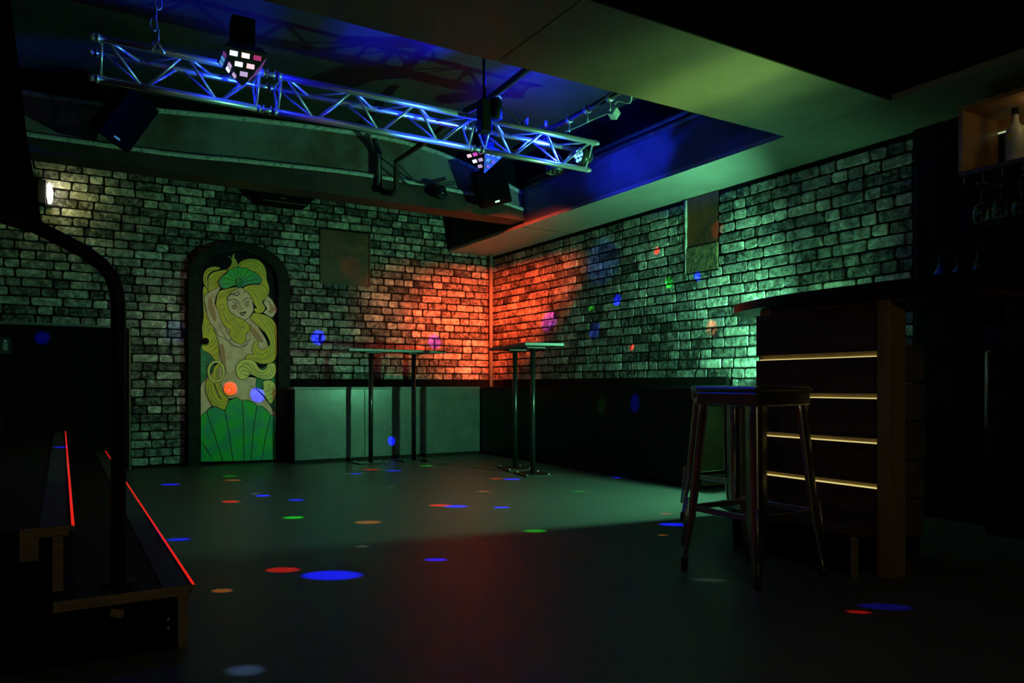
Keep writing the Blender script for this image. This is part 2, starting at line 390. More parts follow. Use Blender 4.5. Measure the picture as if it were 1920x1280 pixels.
# ------------------------------------------------------------------ arched door with the mermaid painting
door = bpy.data.objects.new('door_1', None); COL.objects.link(door); door.location = (1.468, WY-.05, 0); W[door] = Matrix.Translation(door.location)
tag(door, 'arched door painted with a blonde mermaid and green shells', kind='structure')
def arch(x0, x1, zs, rise, n=18):
    cx, rx = (x0+x1)/2, (x1-x0)/2
    return [(cx-rx*math.cos(PI*k/n), zs+rise*math.sin(PI*k/n)**.9) for k in range(n+1)]
outer = [(1.005, 0)] + arch(1.005, 1.935, 1.75, .38) + [(1.935, 0)]
inner = [(1.110, 0)] + arch(1.110, 1.822, 1.73, .31) + [(1.822, 0)]
fm = MB()
for ya, yb in ((7.44, WY),):
    A = [[fm.bm.verts.new((p[0], y, p[1])) for p in outer] for y in (ya, yb)]
    Bq = [[fm.bm.verts.new((p[0], y, p[1])) for p in inner] for y in (ya, yb)]
    n = len(outer)
    for i in range(n-1):
        fm.bm.faces.new((A[0][i], A[0][i+1], Bq[0][i+1], Bq[0][i])); fm.bm.faces.new((A[0][i], A[1][i], A[1][i+1], A[0][i+1])); fm.bm.faces.new((Bq[0][i], Bq[0][i+1], Bq[1][i+1], Bq[1][i]))
fm.build('door_frame', mat('rough black frame', (.009, .010, .009), .8, spec=.2, c2=(.018, .019, .018), scale=14, bump=.5, bscale=40, space='P'), door)
DY = 7.497
MB().prism([(1.112, .02)] + arch(1.112, 1.82, 1.73, .305) + [(1.82, .02)], 1, DY, WY).build('door_leaf', M['night'], door)
MB().lathe([(0, .0), (.012, .0), (.012, .03), (.026, .034), (.032, .055), (.026, .075), (0, .08)], (1.152, DY, 1.168), 20, Matrix.Rotation(PI/2, 4, 'X')).build('door_knob', M['blackgloss'], door)
def mp(px, py):                                     # painting sheet -> door leaf (x, z)
    a = (px-960)/1394; dx, dy = .518+a*.8554, .8554-a*.518; t = DY/dy
    return (t*dx, CAM_H+t*(721-py)/1394)
A_ = lambda u, v: mp(340+u/5.818, 440+v/5.818)
B_ = lambda u, v: mp(340+u/5.333, 640+v/5.333)
XL, XR = 1.114, 1.818
layer = [0]
ink = MB(); glint = MB()
def clampx(p): return (min(max(p[0], XL), XR), max(p[1], .022))
def ribbon(pts, wd, closed, y, ink=None):
    ink = ink or globals()['ink']
    n = len(pts); L_, R_ = [], []
    for i in range(n):
        a = pts[i-1] if (closed or i > 0) else pts[i]; b_ = pts[(i+1) % n] if (closed or i < n-1) else pts[i]
        d = Vector((b_[0]-a[0], b_[1]-a[1])); d = d.normalized() if d.length > 1e-9 else Vector((1, 0)); nn = Vector((-d.y, d.x))
        k = 1.0 if closed else max(.25, math.sin(PI*min(1, max(0, (i+.4)/(n-.2))))**.5)
        q1 = clampx((pts[i][0]+nn.x*wd*k, pts[i][1]+nn.y*wd*k)); q2 = clampx((pts[i][0]-nn.x*wd*k, pts[i][1]-nn.y*wd*k))
        L_.append(ink.bm.verts.new((q1[0], y, q1[1]))); R_.append(ink.bm.verts.new((q2[0], y, q2[1])))
    for i in range(n if closed else n-1):
        j = (i+1) % n
        try: ink.bm.faces.new((L_[i], L_[j], R_[j], R_[i]))
        except ValueError: pass
def paint(name, fn, pts, m, smooth=True, line=.0032, k=5):
    layer[0] += 1; y = DY - .0006*layer[0]
    P = [fn(*p) for p in pts]
    if smooth: P = catmull(P, k)
    P = [clampx(p) for p in P]
    vs3 = [Vector((p[0], p[1], 0)) for p in P]
    tr = tessellate_polygon([vs3])
    mb = MB(); vv = [mb.bm.verts.new((p[0], y, p[1])) for p in P]
    for t in tr:
        try: mb.bm.faces.new([vv[i] for i in t])
        except ValueError: pass
    for f in mb.bm.faces:
        f.normal_update()
        if f.normal.y > 0: f.normal_flip()
    ob = mb.build(name, M[m], door, recalc=False)
    if line: ribbon(P, line*.75, True, y-.0003)
    return ob
def stroke(fn, pts, wd=.0026, extra=0):
    P = catmull([fn(*p) for p in pts], 5, False)
    if wd <= .0028 and len(pts) > 2:
        ribbon([(p[0]+.0042, p[1]+.0035) for p in P], .0017, False, DY-.0006*layer[0]-.00025, glint)
    wd *= 1.7; ribbon(P, wd/2, False, DY-.0006*layer[0]-.00034-extra)
# background greens
paint('painted_shell', B_, [(185, 60), (260, 90), (340, 200), (250, 390), (185, 470)], 'shelldark', line=.002)
paint('painted_shell', B_, [(735, 300), (945, 200), (945, 760), (900, 740), (840, 560), (742, 470)], 'shelldark', False, line=.002)
for q in ([(200, 110), (290, 190)], [(200, 250), (270, 240)], [(190, 330), (250, 330)]): stroke(B_, q)
# hair behind the body
paint('painted_hair', A_, [(412, 352), (330, 350), (265, 385), (240, 450), (240, 520), (262, 570), (300, 640), (330, 600), (285, 500), (295, 440), (345, 395), (415, 378)], 'hair')
paint('painted_hair', A_, [(425, 390), (350, 408), (300, 455), (288, 530), (302, 640), (360, 610), (440, 570), (430, 470), (500, 400), (490, 380)], 'hair')
for q in ([(300, 600), (310, 500), (390, 440), (470, 400)], [(325, 600), (345, 510), (420, 450)], [(350, 590), (380, 520), (430, 470)], [(262, 540), (262, 450), (310, 390), (390, 365)], [(280, 590), (262, 520), (275, 430)]): stroke(A_, q, .0022)
paint('painted_hair', A_, [(495, 388), (540, 330), (548, 280), (530, 250), (498, 234), (535, 240), (552, 262), (556, 225), (588, 196), (576, 240), (604, 290), (620, 345), (590, 362), (540, 378)], 'hair')
for q in ([(560, 370), (572, 300), (566, 240)], [(585, 360), (592, 310), (574, 255)], [(535, 372), (556, 320), (556, 270)]): stroke(A_, q, .002)
paint('painted_hair', A_, [(618, 345), (655, 288), (740, 262), (830, 272), (895, 325), (924, 400), (930, 485), (955, 560), (958, 630), (925, 690), (880, 600), (830, 480), (720, 400)], 'hair')
for q in ([(640, 345), (700, 300), (790, 290), (870, 345), (905, 450), (905, 560)], [(665, 350), (740, 325), (820, 350), (875, 430), (890, 540)], [(700, 362), (770, 352), (830, 400), (865, 480)], [(880, 540), (925, 590), (925, 660)], [(860, 545), (900, 610), (905, 690)], [(625, 350), (680, 292), (760, 272)]): stroke(A_, q, .0022)
paint('painted_hair', A_, [(236, 585), (262, 570), (292, 625), (262, 690), (272, 800), (310, 930), (375, 1040), (405, 1160), (425, 1290), (415, 1400), (350, 1350), (300, 1290), (225, 1245), (232, 1130), (225, 1010), (240, 900), (235, 720)], 'hair')
for q in ([(250, 900), (300, 925)], [(285, 1090), (275, 1010), (320, 975), (360, 1010), (335, 1060)], [(300, 1080), (300, 1030), (330, 1015)], [(250, 1210), (320, 1180), (360, 1110)], [(270, 1240), (345, 1210), (385, 1130)], [(300, 1280), (370, 1240), (400, 1180)], [(255, 620), (250, 740), (270, 850)], [(330, 1330), (400, 1290)], [(245, 960), (250, 1060)]): stroke(A_, q, .0024)
# right arm, torso, left arm
paint('painted_arm', A_, [(925, 655), (985, 705), (1050, 800), (1050, 842), (990, 905), (895, 852), (935, 805), (895, 745)], 'skin', False)
paint('painted_arm_shading', A_, [(950, 720), (1000, 780), (1020, 810), (980, 860), (940, 840), (965, 800)], 'blush', line=0)
paint('painted_torso', mp, [(458, 598), (470, 594), (478, 604), (490, 622), (500, 640), (502, 652), (490, 657), (478, 662), (472, 674), (448, 690), (446, 706), (478, 708), (480, 726), (498, 746), (510, 764), (515, 781), (481, 762), (452, 751), (430, 747), (396, 762), (375, 780), (376, 726), (388, 708), (408, 684), (410, 650), (406, 630), (402, 618), (420, 612), (440, 608)], 'skin')
paint('painted_torso_shading', mp, [(412, 645), (420, 650), (424, 690), (426, 702), (418, 696), (413, 670)], 'blush', line=0)
paint('painted_torso_shading', mp, [(466, 606), (482, 622), (494, 640), (484, 640), (470, 624)], 'blush', line=0)
stroke(mp, [(402, 618), (409, 640), (412, 664), (418, 684), (427, 697)], .0036)
stroke(B_, [(650, 380), (650, 410)], .003); stroke(B_, [(680, 440), (740, 470), (830, 560), (900, 660), (925, 735)], .0045)
stroke(B_, [(520, 30), (570, 55), (640, 40), (680, 0)], .003)
paint('painted_arm', A_, [(425, 572), (350, 600), (252, 672), (258, 760), (280, 870), (315, 965), (372, 1035), (400, 1100), (450, 1120), (500, 1150), (540, 1130), (470, 1000), (425, 900), (410, 850), (372, 770), (362, 742), (388, 650)], 'skin')
paint('painted_arm_shading', A_, [(300, 690), (330, 700), (345, 780), (380, 880), (370, 950), (330, 900), (290, 780)], 'blush', line=0)
stroke(A_, [(400, 950), (430, 1030), (480, 1120), (540, 1190), (620, 1225), (700, 1200), (720, 1160)], .0034)
# face and hair in front
paint('painted_hair', A_, [(600, 572), (500, 590), (412, 615), (388, 680), (375, 760), (402, 835), (430, 930), (480, 1005), (530, 1035), (520, 1080), (545, 1130), (600, 1180), (670, 1192), (702, 1145), (700, 1085), (742, 1050), (745, 1000), (700, 945), (640, 905), (575, 860), (530, 780), (545, 660), (610, 600)], 'hair')
for q in ([(590, 580), (490, 620), (420, 660)], [(600, 590), (520, 625), (450, 690)], [(440, 760), (470, 800), (440, 830), (415, 795), (430, 760), (470, 765)], [(500, 850), (540, 930), (600, 1000), (640, 1080), (640, 1150)], [(520, 840), (570, 930), (630, 1000), (665, 1080), (665, 1150)], [(470, 880), (520, 960), (580, 1020), (615, 1100), (600, 1160)], [(540, 860), (600, 940), (660, 1010), (690, 1050)], [(455, 850), (480, 920), (530, 980)], [(610, 950), (650, 1000), (690, 1010), (670, 970), (625, 945)], [(525, 1040), (580, 1120), (590, 1080), (540, 1035)], [(400, 720), (420, 690), (470, 650)], [(700, 1090), (740, 1080), (750, 1130), (720, 1165), (700, 1140)]): stroke(A_, q, .0026)
paint('painted_face', A_, [(610, 585), (545, 630), (500, 695), (505, 770), (528, 830), (585, 885), (650, 912), (692, 930), (740, 900), (783, 830), (780, 760), (762, 690), (710, 612), (655, 580)], 'skin', line=.004)
paint('painted_cheek', A_, [(545, 775), (590, 765), (615, 785), (590, 815), (555, 810)], 'blush', line=0)
paint('painted_cheek', A_, [(695, 760), (730, 755), (738, 775), (712, 790), (692, 780)], 'blush', line=0)
for q, wd in (([(525, 722), (560, 705), (598, 712), (628, 745), (640, 795)], .004), ([(655, 745), (680, 708), (722, 692), (765, 702)], .004), ([(538, 765), (565, 772), (600, 752), (570, 738), (542, 750)], .0036), ([(678, 745), (700, 752), (738, 730), (705, 728), (685, 738)], .0036), ([(638, 800), (655, 812), (682, 800)], .003), ([(605, 600), (628, 640), (600, 665), (555, 648), (515, 665), (498, 700), (520, 718), (530, 690)], .006), ([(680, 605), (690, 640)], .004), ([(560, 640), (590, 640), (605, 620)], .004)): stroke(A_, q, wd)
paint('painted_lips', A_, [(632, 850), (660, 848), (680, 840), (702, 838), (692, 866), (672, 886), (650, 876)], 'ink', line=.001)
paint('painted_lip_light', A_, [(655, 862), (672, 858), (685, 856), (674, 872), (662, 870)], 'skin', line=0)
paint('painted_hair', A_, [(675, 578), (745, 550), (862, 545), (905, 565), (938, 625), (918, 690), (882, 735), (912, 795), (888, 842), (840, 857), (800, 842), (790, 805), (820, 800), (800, 770), (772, 720), (740, 655), (700, 615)], 'hair')
for q in ([(700, 585), (780, 620), (830, 700), (850, 790), (830, 835)], [(730, 570), (820, 620), (862, 690), (880, 790), (855, 840)], [(760, 562), (850, 605), (888, 670), (885, 720)], [(690, 595), (760, 660), (805, 740)], [(800, 556), (885, 600), (905, 660)]): stroke(A_, q, .0024)
paint('painted_hair', mp, [(475, 587), (486, 588), (503, 593), (515, 605), (519.5, 620), (520, 640), (519, 660), (516, 672), (508, 680), (490, 682), (476, 677), (462, 675), (460, 668), (468, 664), (475, 664), (472, 655), (476, 643), (484, 639), (482, 648), (490, 655), (499, 652), (505, 645), (500, 629), (490, 618), (478, 606), (469, 597)], 'hair')
for q in ([(478, 590), (495, 606), (508, 630), (513, 655), (505, 674)], [(482, 589), (502, 606), (514, 628), (517, 652), (511, 672)], [(474, 596), (492, 616), (505, 640), (506, 660), (495, 673)], [(490, 590), (507, 603), (516, 622)], [(478, 668), (490, 674), (505, 668), (511, 655)], [(476, 645), (480, 660), (492, 664), (503, 656)], [(464, 670), (478, 672), (492, 679)]): stroke(mp, q, .0026)
paint('painted_hair', B_, [(620, 182), (680, 178), (735, 205), (770, 260), (810, 285), (845, 265), (862, 225), (930, 222), (945, 300), (905, 368), (820, 378), (735, 348), (690, 330), (645, 368), (590, 378), (548, 325), (545, 250), (580, 202)], 'hairlight')
for q in ([(600, 210), (690, 230), (760, 300), (830, 310), (880, 240)], [(570, 260), (650, 230), (720, 290), (800, 340), (880, 320), (905, 240)], [(560, 300), (600, 250), (660, 270), (720, 320), (820, 360), (900, 330), (925, 250)], [(580, 340), (610, 290), (660, 300), (690, 320), (640, 340), (610, 320)]): stroke(B_, q, .0034)
paint('painted_hair', B_, [(815, 405), (868, 386), (930, 420), (940, 540), (890, 622), (830, 545), (750, 468), (815, 478)], 'hairlight')
for q in ([(850, 445), (875, 430), (885, 450), (865, 465), (845, 450)], [(830, 500), (890, 480), (925, 440)], [(850, 550), (905, 520), (930, 480)], [(870, 580), (915, 560), (935, 520)]): stroke(B_, q, .0026)
# lower left locks
paint('painted_hair', B_, [(395, 205), (368, 300), (392, 430), (420, 520), (462, 560), (468, 630), (440, 675), (390, 685), (320, 650), (265, 570), (238, 480), (246, 400), (300, 330), (330, 250)], 'hair')
paint('painted_gap', B_, [(322, 410), (345, 490), (372, 550), (402, 585), (385, 560), (352, 480)], 'skin', line=.004)
for q in ([(275, 400), (275, 520), (330, 610), (410, 640)], [(300, 390), (305, 520), (350, 590), (430, 610)], [(355, 260), (345, 340), (375, 460), (430, 540)], [(375, 250), (358, 330), (385, 440)], [(255, 430), (255, 510), (300, 610), (380, 665)]): stroke(B_, q, .0028)
def ring(cx, cy, rx, ry, wd, m):
    layer[0] += 1; y = DY-.0006*layer[0]; n = 36; mb = MB(); O, I = [], []
    for k in range(n):
        a = 2*PI*k/n
        O.append(clampx(B_(cx+rx*math.cos(a), cy+ry*math.sin(a)))); I.append(clampx(B_(cx+(rx-wd)*math.cos(a), cy+(ry-wd)*math.sin(a))))
    ov = [mb.bm.verts.new((p[0], y, p[1])) for p in O]; iv = [mb.bm.verts.new((p[0], y, p[1])) for p in I]
    for k in range(n): mb.bm.faces.new((ov[k], ov[(k+1) % n], iv[(k+1) % n], iv[k]))
    for f in mb.bm.faces:
        f.normal_update()
        if f.normal.y > 0: f.normal_flip()
    mb.build('painted_hair', M[m], door, recalc=False); ribbon(O, .0018, True, y-.0003); ribbon(I, .0018, True, y-.0003)
ring(345, 300, 88, 110, 24, 'hairlight'); ring(475, 487, 56, 58, 26, 'hair')
# great shell at the bottom
tops = [[(183, 745), (215, 722), (250, 706)], [(250, 706), (280, 665), (340, 650), (432, 692)], [(432, 692), (470, 592), (540, 560), (606, 588)], [(606, 588), (650, 584), (710, 605), (752, 638)], [(752, 638), (800, 645), (850, 685), (890, 735)], [(890, 735), (920, 738), (945, 745)]]
bots = [(183, 1200), (410, 1196), (512, 1194), (622, 1192), (693, 1190), (800, 1188), (945, 1186)]
for i, tp in enumerate(tops):
    l, r_ = bots[i], bots[i+1]
    pts = tp + [((tp[-1][0]*.5+r_[0]*.5) + (6 if i < 3 else -10), (tp[-1][1]+r_[1])/2), r_, l] + ([((tp[0][0]*.5+l[0]*.5) + (6 if i < 4 else -10), (tp[0][1]+l[1])/2)] if i else [])
    paint('painted_shell_rib', B_, pts, 'shell', False, line=.0052)
stroke(B_, [(190, 985), (250, 1080), (315, 1185)], .005)
# crown
paint('painted_crown', A_, [(405, 520), (432, 462), (488, 425), (512, 392), (560, 368), (610, 352), (660, 362), (705, 366), (762, 398), (802, 412), (848, 458), (872, 492), (850, 532), (742, 540), (680, 560), (622, 582), (580, 552), (500, 585), (442, 585), (412, 552)], 'shell', line=.004)
for q in ([(600, 510), (440, 470)], [(605, 500), (500, 425)], [(612, 490), (555, 375)], [(622, 485), (610, 358)], [(635, 488), (665, 368)], [(645, 495), (735, 388)], [(652, 505), (800, 420)], [(655, 520), (850, 480)], [(600, 525), (420, 545)]): stroke(A_, q, .003)
paint('painted_gem', A_, [(625+42*math.cos(k*PI/5), 522+46*math.sin(k*PI/5)) for k in range(10)], 'gem', line=.004)
stroke(A_, [(600, 505), (612, 490), (612, 535)], .002)
for f in ink.bm.faces:
    f.normal_update()
    if f.normal.y > 0: f.normal_flip()
for f in glint.bm.faces:
    f.normal_update()
    if f.normal.y > 0: f.normal_flip()
glint.build('painted_highlight', M['hairlight'], door, recalc=False)
ink.build('painted_outline', M['ink'], door, recalc=False)

# ------------------------------------------------------------------ rusted plates in the brick walls
o = thing('rusted_plate', (2.535, WY, 1.81), 'square rusty metal hatch let into the back brick wall', 'metal plate')
MB().span((2.275, WY-.012, 1.81), (2.795, WY-.0, 2.345), .004).build('plate', M['rust'], o)
for a, b_ in (((2.262, WY-.022, 1.80), (2.282, WY, 2.355)), ((2.788, WY-.022, 1.80), (2.806, WY, 2.355)), ((2.262, WY-.022, 1.797), (2.806, WY, 1.815)), ((2.262, WY-.022, 2.338), (2.806, WY, 2.357))):
    MB().span(a, b_, .003).build('rim', M['rust'], o)
o = thing('rusted_plate', (WX, 4.21, 1.64), 'tall narrow patch of rust and ochre rubble in the right brick wall', 'metal plate')
MB().span((WX-.010, 4.045, 1.85), (WX, 4.375, 2.245), .003).build('plate', M['rust'], o)
MB().span((WX-.018, 4.045, 1.65), (WX, 4.375, 1.85), .004).build('rubble_patch', M['rubble'], o)
MB().tube([(WX-.008, 4.385, 1.64+i*.066+random.uniform(-.01, .01)) for i in range(10)], [.012+random.uniform(-.002, .004) for i in range(10)], 7).build('plaster_edge', M['bead'], o)
MB().tube([(WX-.008, 4.04+i*.043, 1.642) for i in range(9)], .009, 7).build('plaster_edge', M['mortar'], o)

# ------------------------------------------------------------------ benches
o = thing('built_in_bench', (2.85, 7.2, 0), 'long box bench with pale glossy panels along the back wall', 'bench')
for x0, x1 in ((1.918, 2.62), (2.624, 3.30), (3.304, 3.948)):
    MB().span((x0, 7.205, .03), (x1, 7.225, .712), .002).build('front_panel', M['panel'], o)
MB().span((1.918, 7.215, .0), (3.948, 7.24, .03)).build('kick_board', M['black'], o)
MB().span((1.905, 7.195, .712), (4.275, WY-.02, .738), .003).build('bench_top', mat('green grey bench top', (.16, .17, .16), .35), o)
MB().span((1.905, 7.205, .0), (1.916, WY-.02, .712)).build('end_panel', M['matte'], o)
MB().span((1.96, WY-.05, .738), (4.20, WY-.02, .82), .003).build('back_ledge', M['matte'], o)
o = thing('built_in_bench', (4.1, 5.6, 0), 'black box bench running along the right brick wall', 'bench')
MB().span((3.952, 3.915, .03), (3.975, 7.19, .712), .002).build('front_panel', M['blackgloss'], o)
MB().span((3.965, 3.93, 0), (3.985, 7.19, .03)).build('kick_board', M['black'], o)
MB().span((3.945, 3.905, .712), (4.278, 7.19, .738), .003).build('bench_top', M['black'], o)
MB().span((4.240, 3.915, .738), (4.278, 7.19, .82), .004).build('back_ledge', M['matte'], o)
MB().span((3.975, 3.905, .02), (4.278, 3.93, .69), .002).build('end_panel', M['tan'], o)
MB().span((3.98, 3.895, .60), (4.275, 3.905, .615)).build('end_batten', M['black'], o)
for (x, z) in ((4.02, .44), (4.02, .12), (4.10, .12)):
    MB().lathe([(0, .004), (.006, .003), (.008, 0)], (x, 3.905, z), 8, Matrix.Rotation(PI/2, 4, 'X')).build('screw', M['alu'], o)

# ------------------------------------------------------------------ bar tables
def bar_table(label):
    t = thing('bar_table', (0, 0, 0), label, 'table', 'tall bar tables by the benches')
    MB().span((-.50, -.17, 1.075), (.50, .17, 1.10), .003).build('table_top', M['tabletop'], t)
    for sx in (-.225, .225):
        MB().cyl((sx, 0, .012), (sx, 0, 1.075), .022, 18).build('post', M['post'], t)
        MB().box((sx, 0, .006), (.30, .24, .012), None, .002).build('base_plate', M['steelblk'], t)
        MB().box((sx, 0, 1.069), (.16, .16, .010)).build('mounting_plate', M['steelblk'], t)
        for a in (-1, 1):
            for b_ in (-1, 1):
                MB().lathe([(0, .010), (.007, .008), (.009, 0)], (sx+a*.125, b_*.095, .012), 8).build('bolt', M['alu'], t)
    return t
M['tabletop'] = mat('grey table edge', (.20, .22, .20), .35, c2=(.15, .165, .15), scale=9)
M['post'] = mat('dark metal post', (.10, .105, .10), .24, .85)
M['steelblk'] = mat('black steel plate', (.025, .025, .025), .42, .4)
t1 = bar_table('tall two-post bar table in front of the pale panelled bench'); t1.location = (2.79, 6.88, 0)
t2 = copy_tree(t1); t2['label'] = 'tall two-post bar table turned toward the corner beside the black bench'
t2.location = (3.45, 5.50, 0); t2.rotation_euler = (0, 0, R(-90-12))

# ------------------------------------------------------------------ bar stools
def stool(label):
    t = thing('bar_stool', (0, 0, 0), label, 'stool', 'metal bar stools at the bar')
    q = .148; f = .20; HT = .755
    seat = MB(); seat.box((0, 0, HT-.012), (.325, .325, .024), None, .010).build('seat', M['gun'], t)
    ap = MB(); ap.box((0, 0, HT-.05), (.315, .315, .055), None, .008)
    ap.build('apron', M['gun'], t)
    for sx in (-1, 1):
        for sy in (-1, 1):
            lg = MB(); n = 10; ring_prev = None
            top = Vector((sx*q, sy*q, HT-.03)); bot = Vector((sx*f, sy*f, .012))
            for i in range(n+1):
                s = i/n; c = top.lerp(bot, s); wd = .058-.010*s if s < .7 else .051-.034*(s-.7)/.3
                # folded sheet: an outward-facing L with a rounded corner
                rr = .014
                o2 = [(-wd, 0), (-wd*.45, 0)] + [(-rr+rr*math.sin(a*PI/10), -rr+rr*math.cos(a*PI/10)) for a in range(6)] + [(0, -wd*.45), (0, -wd)]
                i2 = [(-.004, -wd), (-.004, -rr-.004), (-rr*.6, -rr*.6), (-rr-.004, -.004), (-wd, -.004)]
                ring_ = [lg.bm.verts.new(c + Vector((sx*p[0], sy*p[1], 0))) for p in o2 + i2]
                nr = len(ring_)
                if ring_prev:
                    for k in range(nr):
                        f_ = lg.bm.faces.new((ring_prev[k], ring_prev[(k+1) % nr], ring_[(k+1) % nr], ring_[k])); f_.smooth = k < 9
                else: lg.bm.faces.new(ring_)
                ring_prev = ring_
            lg.bm.faces.new(ring_prev[::-1])
            lo_ = lg.build('leg', M['gun'], t)
            MB().tube([(sx*(f-.010), sy*(f-.010), 0), (sx*(f-.012), sy*(f-.012), .045)], [.013, .016], 10).build('rubber_foot', M['cable'], lo_)
            # pressed rib low on the outer corner
            a = top.lerp(bot, .60); b_ = top.lerp(bot, .88)
            MB().tube([a + Vector((sx*.001, sy*.001, 0)), b_ + Vector((sx*.001, sy*.001, 0))], .006, 8).build('pressed_rib', M['gun'], lo_)
    s = .66; e = q+(f-q)*s; zb = (HT-.03)*(1-s)+.012*s
    for a, b_ in (((-e, -e), (e, -e)), ((e, -e), (e, e)), ((e, e), (-e, e)), ((-e, e), (-e, -e))):
        k = .95
        MB().box(((a[0]+b_[0])/2*k, (a[1]+b_[1])/2*k, zb), (abs(a[0]-b_[0])*.97 or .008, abs(a[1]-b_[1])*.97 or .008, .024), None, .003).build('foot_rail', M['gun'], t)
    return t
s1 = stool('metal bar stool nearest the camera in front of the slatted bar'); s1.location = (2.393, 2.072, 0)
s2 = copy_tree(s1); s2['label'] = 'metal bar stool partly hidden behind the nearest stool, by the bench end'; s2.location = (3.167, 2.88, 0)

# ------------------------------------------------------------------ bar
o = thing('bar_counter', (3.0, 2.1, 0), 'dark bar counter with glowing gaps between wooden slats', 'bar')
ctr = [(2.66, 1.30), (2.665, 1.75), (2.68, 2.10), (2.72, 2.30), (2.80, 2.50), (2.90, 2.63), (3.03, 2.71), (3.14, 2.68), (3.22, 2.50), (3.22, 1.30)]
MB().prism(catmull(ctr[:-2], 4, False) + ctr[-2:], 2, 1.112, 1.152).build('counter_top', M['blackgloss'], o)
MB().prism([(2.76, 1.36), (2.76, 2.12), (2.80, 2.32), (2.92, 2.48), (3.06, 2.54), (3.18, 2.48), (3.18, 1.36)], 2, 1.078, 1.112).build('under_board', M['walnut'], o)
zs = [.20, .343, .523, .703, .872]
bounds = [(.19, .343), (.363, .523), (.543, .703), (.723, .872), (.894, 1.08)]
for (a, b_) in bounds:
    MB().span((2.780, 1.77, a), (2.802, 2.385, b_), .0015).build('slat', M['walnut'], o)
for (z0, z1) in ((.343, .363), (.523, .543), (.703, .723), (.872, .894)):
    MB().span((2.803, 1.77, z0-.02), (2.815, 2.385, z1+.02)).build('backing_lath', M['gaplath'] if 'gaplath' in M else M['ply'], o)
    MB().span((2.786, 1.772, z0-.0005), (2.802, 2.37, z0+.004)).build('led_strip', M['gapled'], o)
MB().span((2.756, 1.714, .0), (2.865, 1.768, 1.112), .003).build('post', M['pine'], o)
foot = [(2.66, 1.775), (2.635, 1.9), (2.635, 2.2), (2.655, 2.42), (2.72, 2.56), (2.80, 2.62), (2.84, 2.6), (2.84, 1.775)]
MB().prism(foot, 2, .168, .188).build('foot_shelf', M['walnut'], o)
MB().span((2.70, 1.86, 0), (2.84, 2.45, .168)).build('plinth', M['matte'], o)
MB().span((2.665, 1.80, 0), (2.685, 1.82, .168)).build('strut', M['ply'], o)
MB().lathe([(.010, 0), (.014, .004), (.010, .006), (0, .004)], (2.864, 1.735, 1.0), 10, Matrix.Rotation(PI/2, 4, 'Y')).build('post_knot', M['walnut'], o)
# carton column behind the post
o = thing('drawer_tower', (3.15, 2.1, 0), 'column of five stacked pale drawers beside the wooden bar post', 'drawers')
for k in range(5):
    w_ = [.0, .004, .006, .0, -.012][k]
    z0 = .08+(4-k)*.172
    d = MB().span((2.92, 1.90, z0+.004), (3.325+w_, 2.2, z0+.168), .006).build('drawer', M['pale'], o)
    MB().lathe([(0, .010), (.008, .008), (.010, 0)], (3.285, 1.899, z0+.145), 10, Matrix.Rotation(PI/2, 4, 'X')).build('knob', M['walnut'], d)
MB().span((2.93, 1.91, 0), (3.30, 2.2, .084)).build('base', M['black'], o)

# flood lamp on a short stand behind the bar, uplight on a box
def par_can(name, c, aim, r, L, label, cat, lens, group=None, bulbs=7, yoke=True):
    t = thing(name, c, label, cat, group)
    d = (Vector(aim)-Vector(c)).normalized(); Mr = d.to_track_quat('Z', 'Y').to_matrix().to_4x4()
    MB().lathe([(0, -L), (r*.55, -L), (r*.8, -L*.8), (r, -L*.45), (r, 0), (r*.93, 0), (r*.93, -.012), (0, -.012)], c, 26, Mr).build('housing', M['parbody'], t)
    for k in range(bulbs):
        a = 2*PI*k/max(1, bulbs-1); rr = 0 if k == bulbs-1 else r*.60
        pc = Vector(c) + Mr.to_3x3() @ Vector((rr*math.cos(a), rr*math.sin(a), -.008))
        MB().lathe([(r*.20, -.004), (r*.19, .004), (r*.1, .006), (0, .007)], pc, 12, Mr).build('lens', lens, t)
    if yoke:
        side = d.cross(Vector((0, 0, 1))).normalized(); u = Vector((0, 0, 1))
        cc = Vector(c) - d*L*.4
        MB().tube([cc+side*(r+.008), cc+side*(r+.01)+u*r*.9, cc+side*r*.5+u*(r+.05), cc-side*r*.5+u*(r+.05), cc-side*(r+.01)+u*r*.9, cc-side*(r+.008)], .006, 8).build('yoke', M['parbody'], t)
        MB().cyl(cc+u*(r+.045), cc+u*(r+.085), .012, 10).build('clamp', M['alu'], t)
    return t
M['parbody'] = mat('black lamp housing', (.02, .024, .02), .4, c2=(.03, .035, .03), scale=12)
M['greenlens'] = glow('green led lens', (.2, 1, .5), 2.0)
t = par_can('flood_lamp', (3.955, 2.935, 1.0), (2.75, 5.2, 1.06), .05, .09, 'small green flood lamp on a stand hidden behind the bar', 'lamp', M['greenlens'], yoke=False)
MB().prism([(3.965, 2.925), (3.69, 3.012), (3.691, 3.018), (3.968, 2.932)], 2, .72, 1.25).build('light_blocker', M['parbody'], t)  # unseen flap added to cut the flood's light off the near floor
MB().span((3.915, 3.125, .80), (4.01, 3.128, .953)).build('light_blocker', M['parbody'], t)  # unseen plate added to keep the flood off the bench end panel
MB().cyl((3.965, 2.90, .03), (3.965, 2.90, .95), .012, 10).build('stand_pole', M['black'], t)
MB().lathe([(0, .03), (.12, .025), (.13, 0), (0, 0)], (3.965, 2.90, 0), 20).build('stand_base', M['black'], t)
t = par_can('uplight', (3.445, 2.58, .915), (2.78, 2.64, 2.25), .03, .05, 'small yellow-green uplight hidden behind the bar counter', 'lamp', M['greenlens'], yoke=False, bulbs=1)
MB().cyl((3.46, 2.58, .0), (3.46, 2.58, .88), .010, 8).build('stand_pole', M['black'], t)
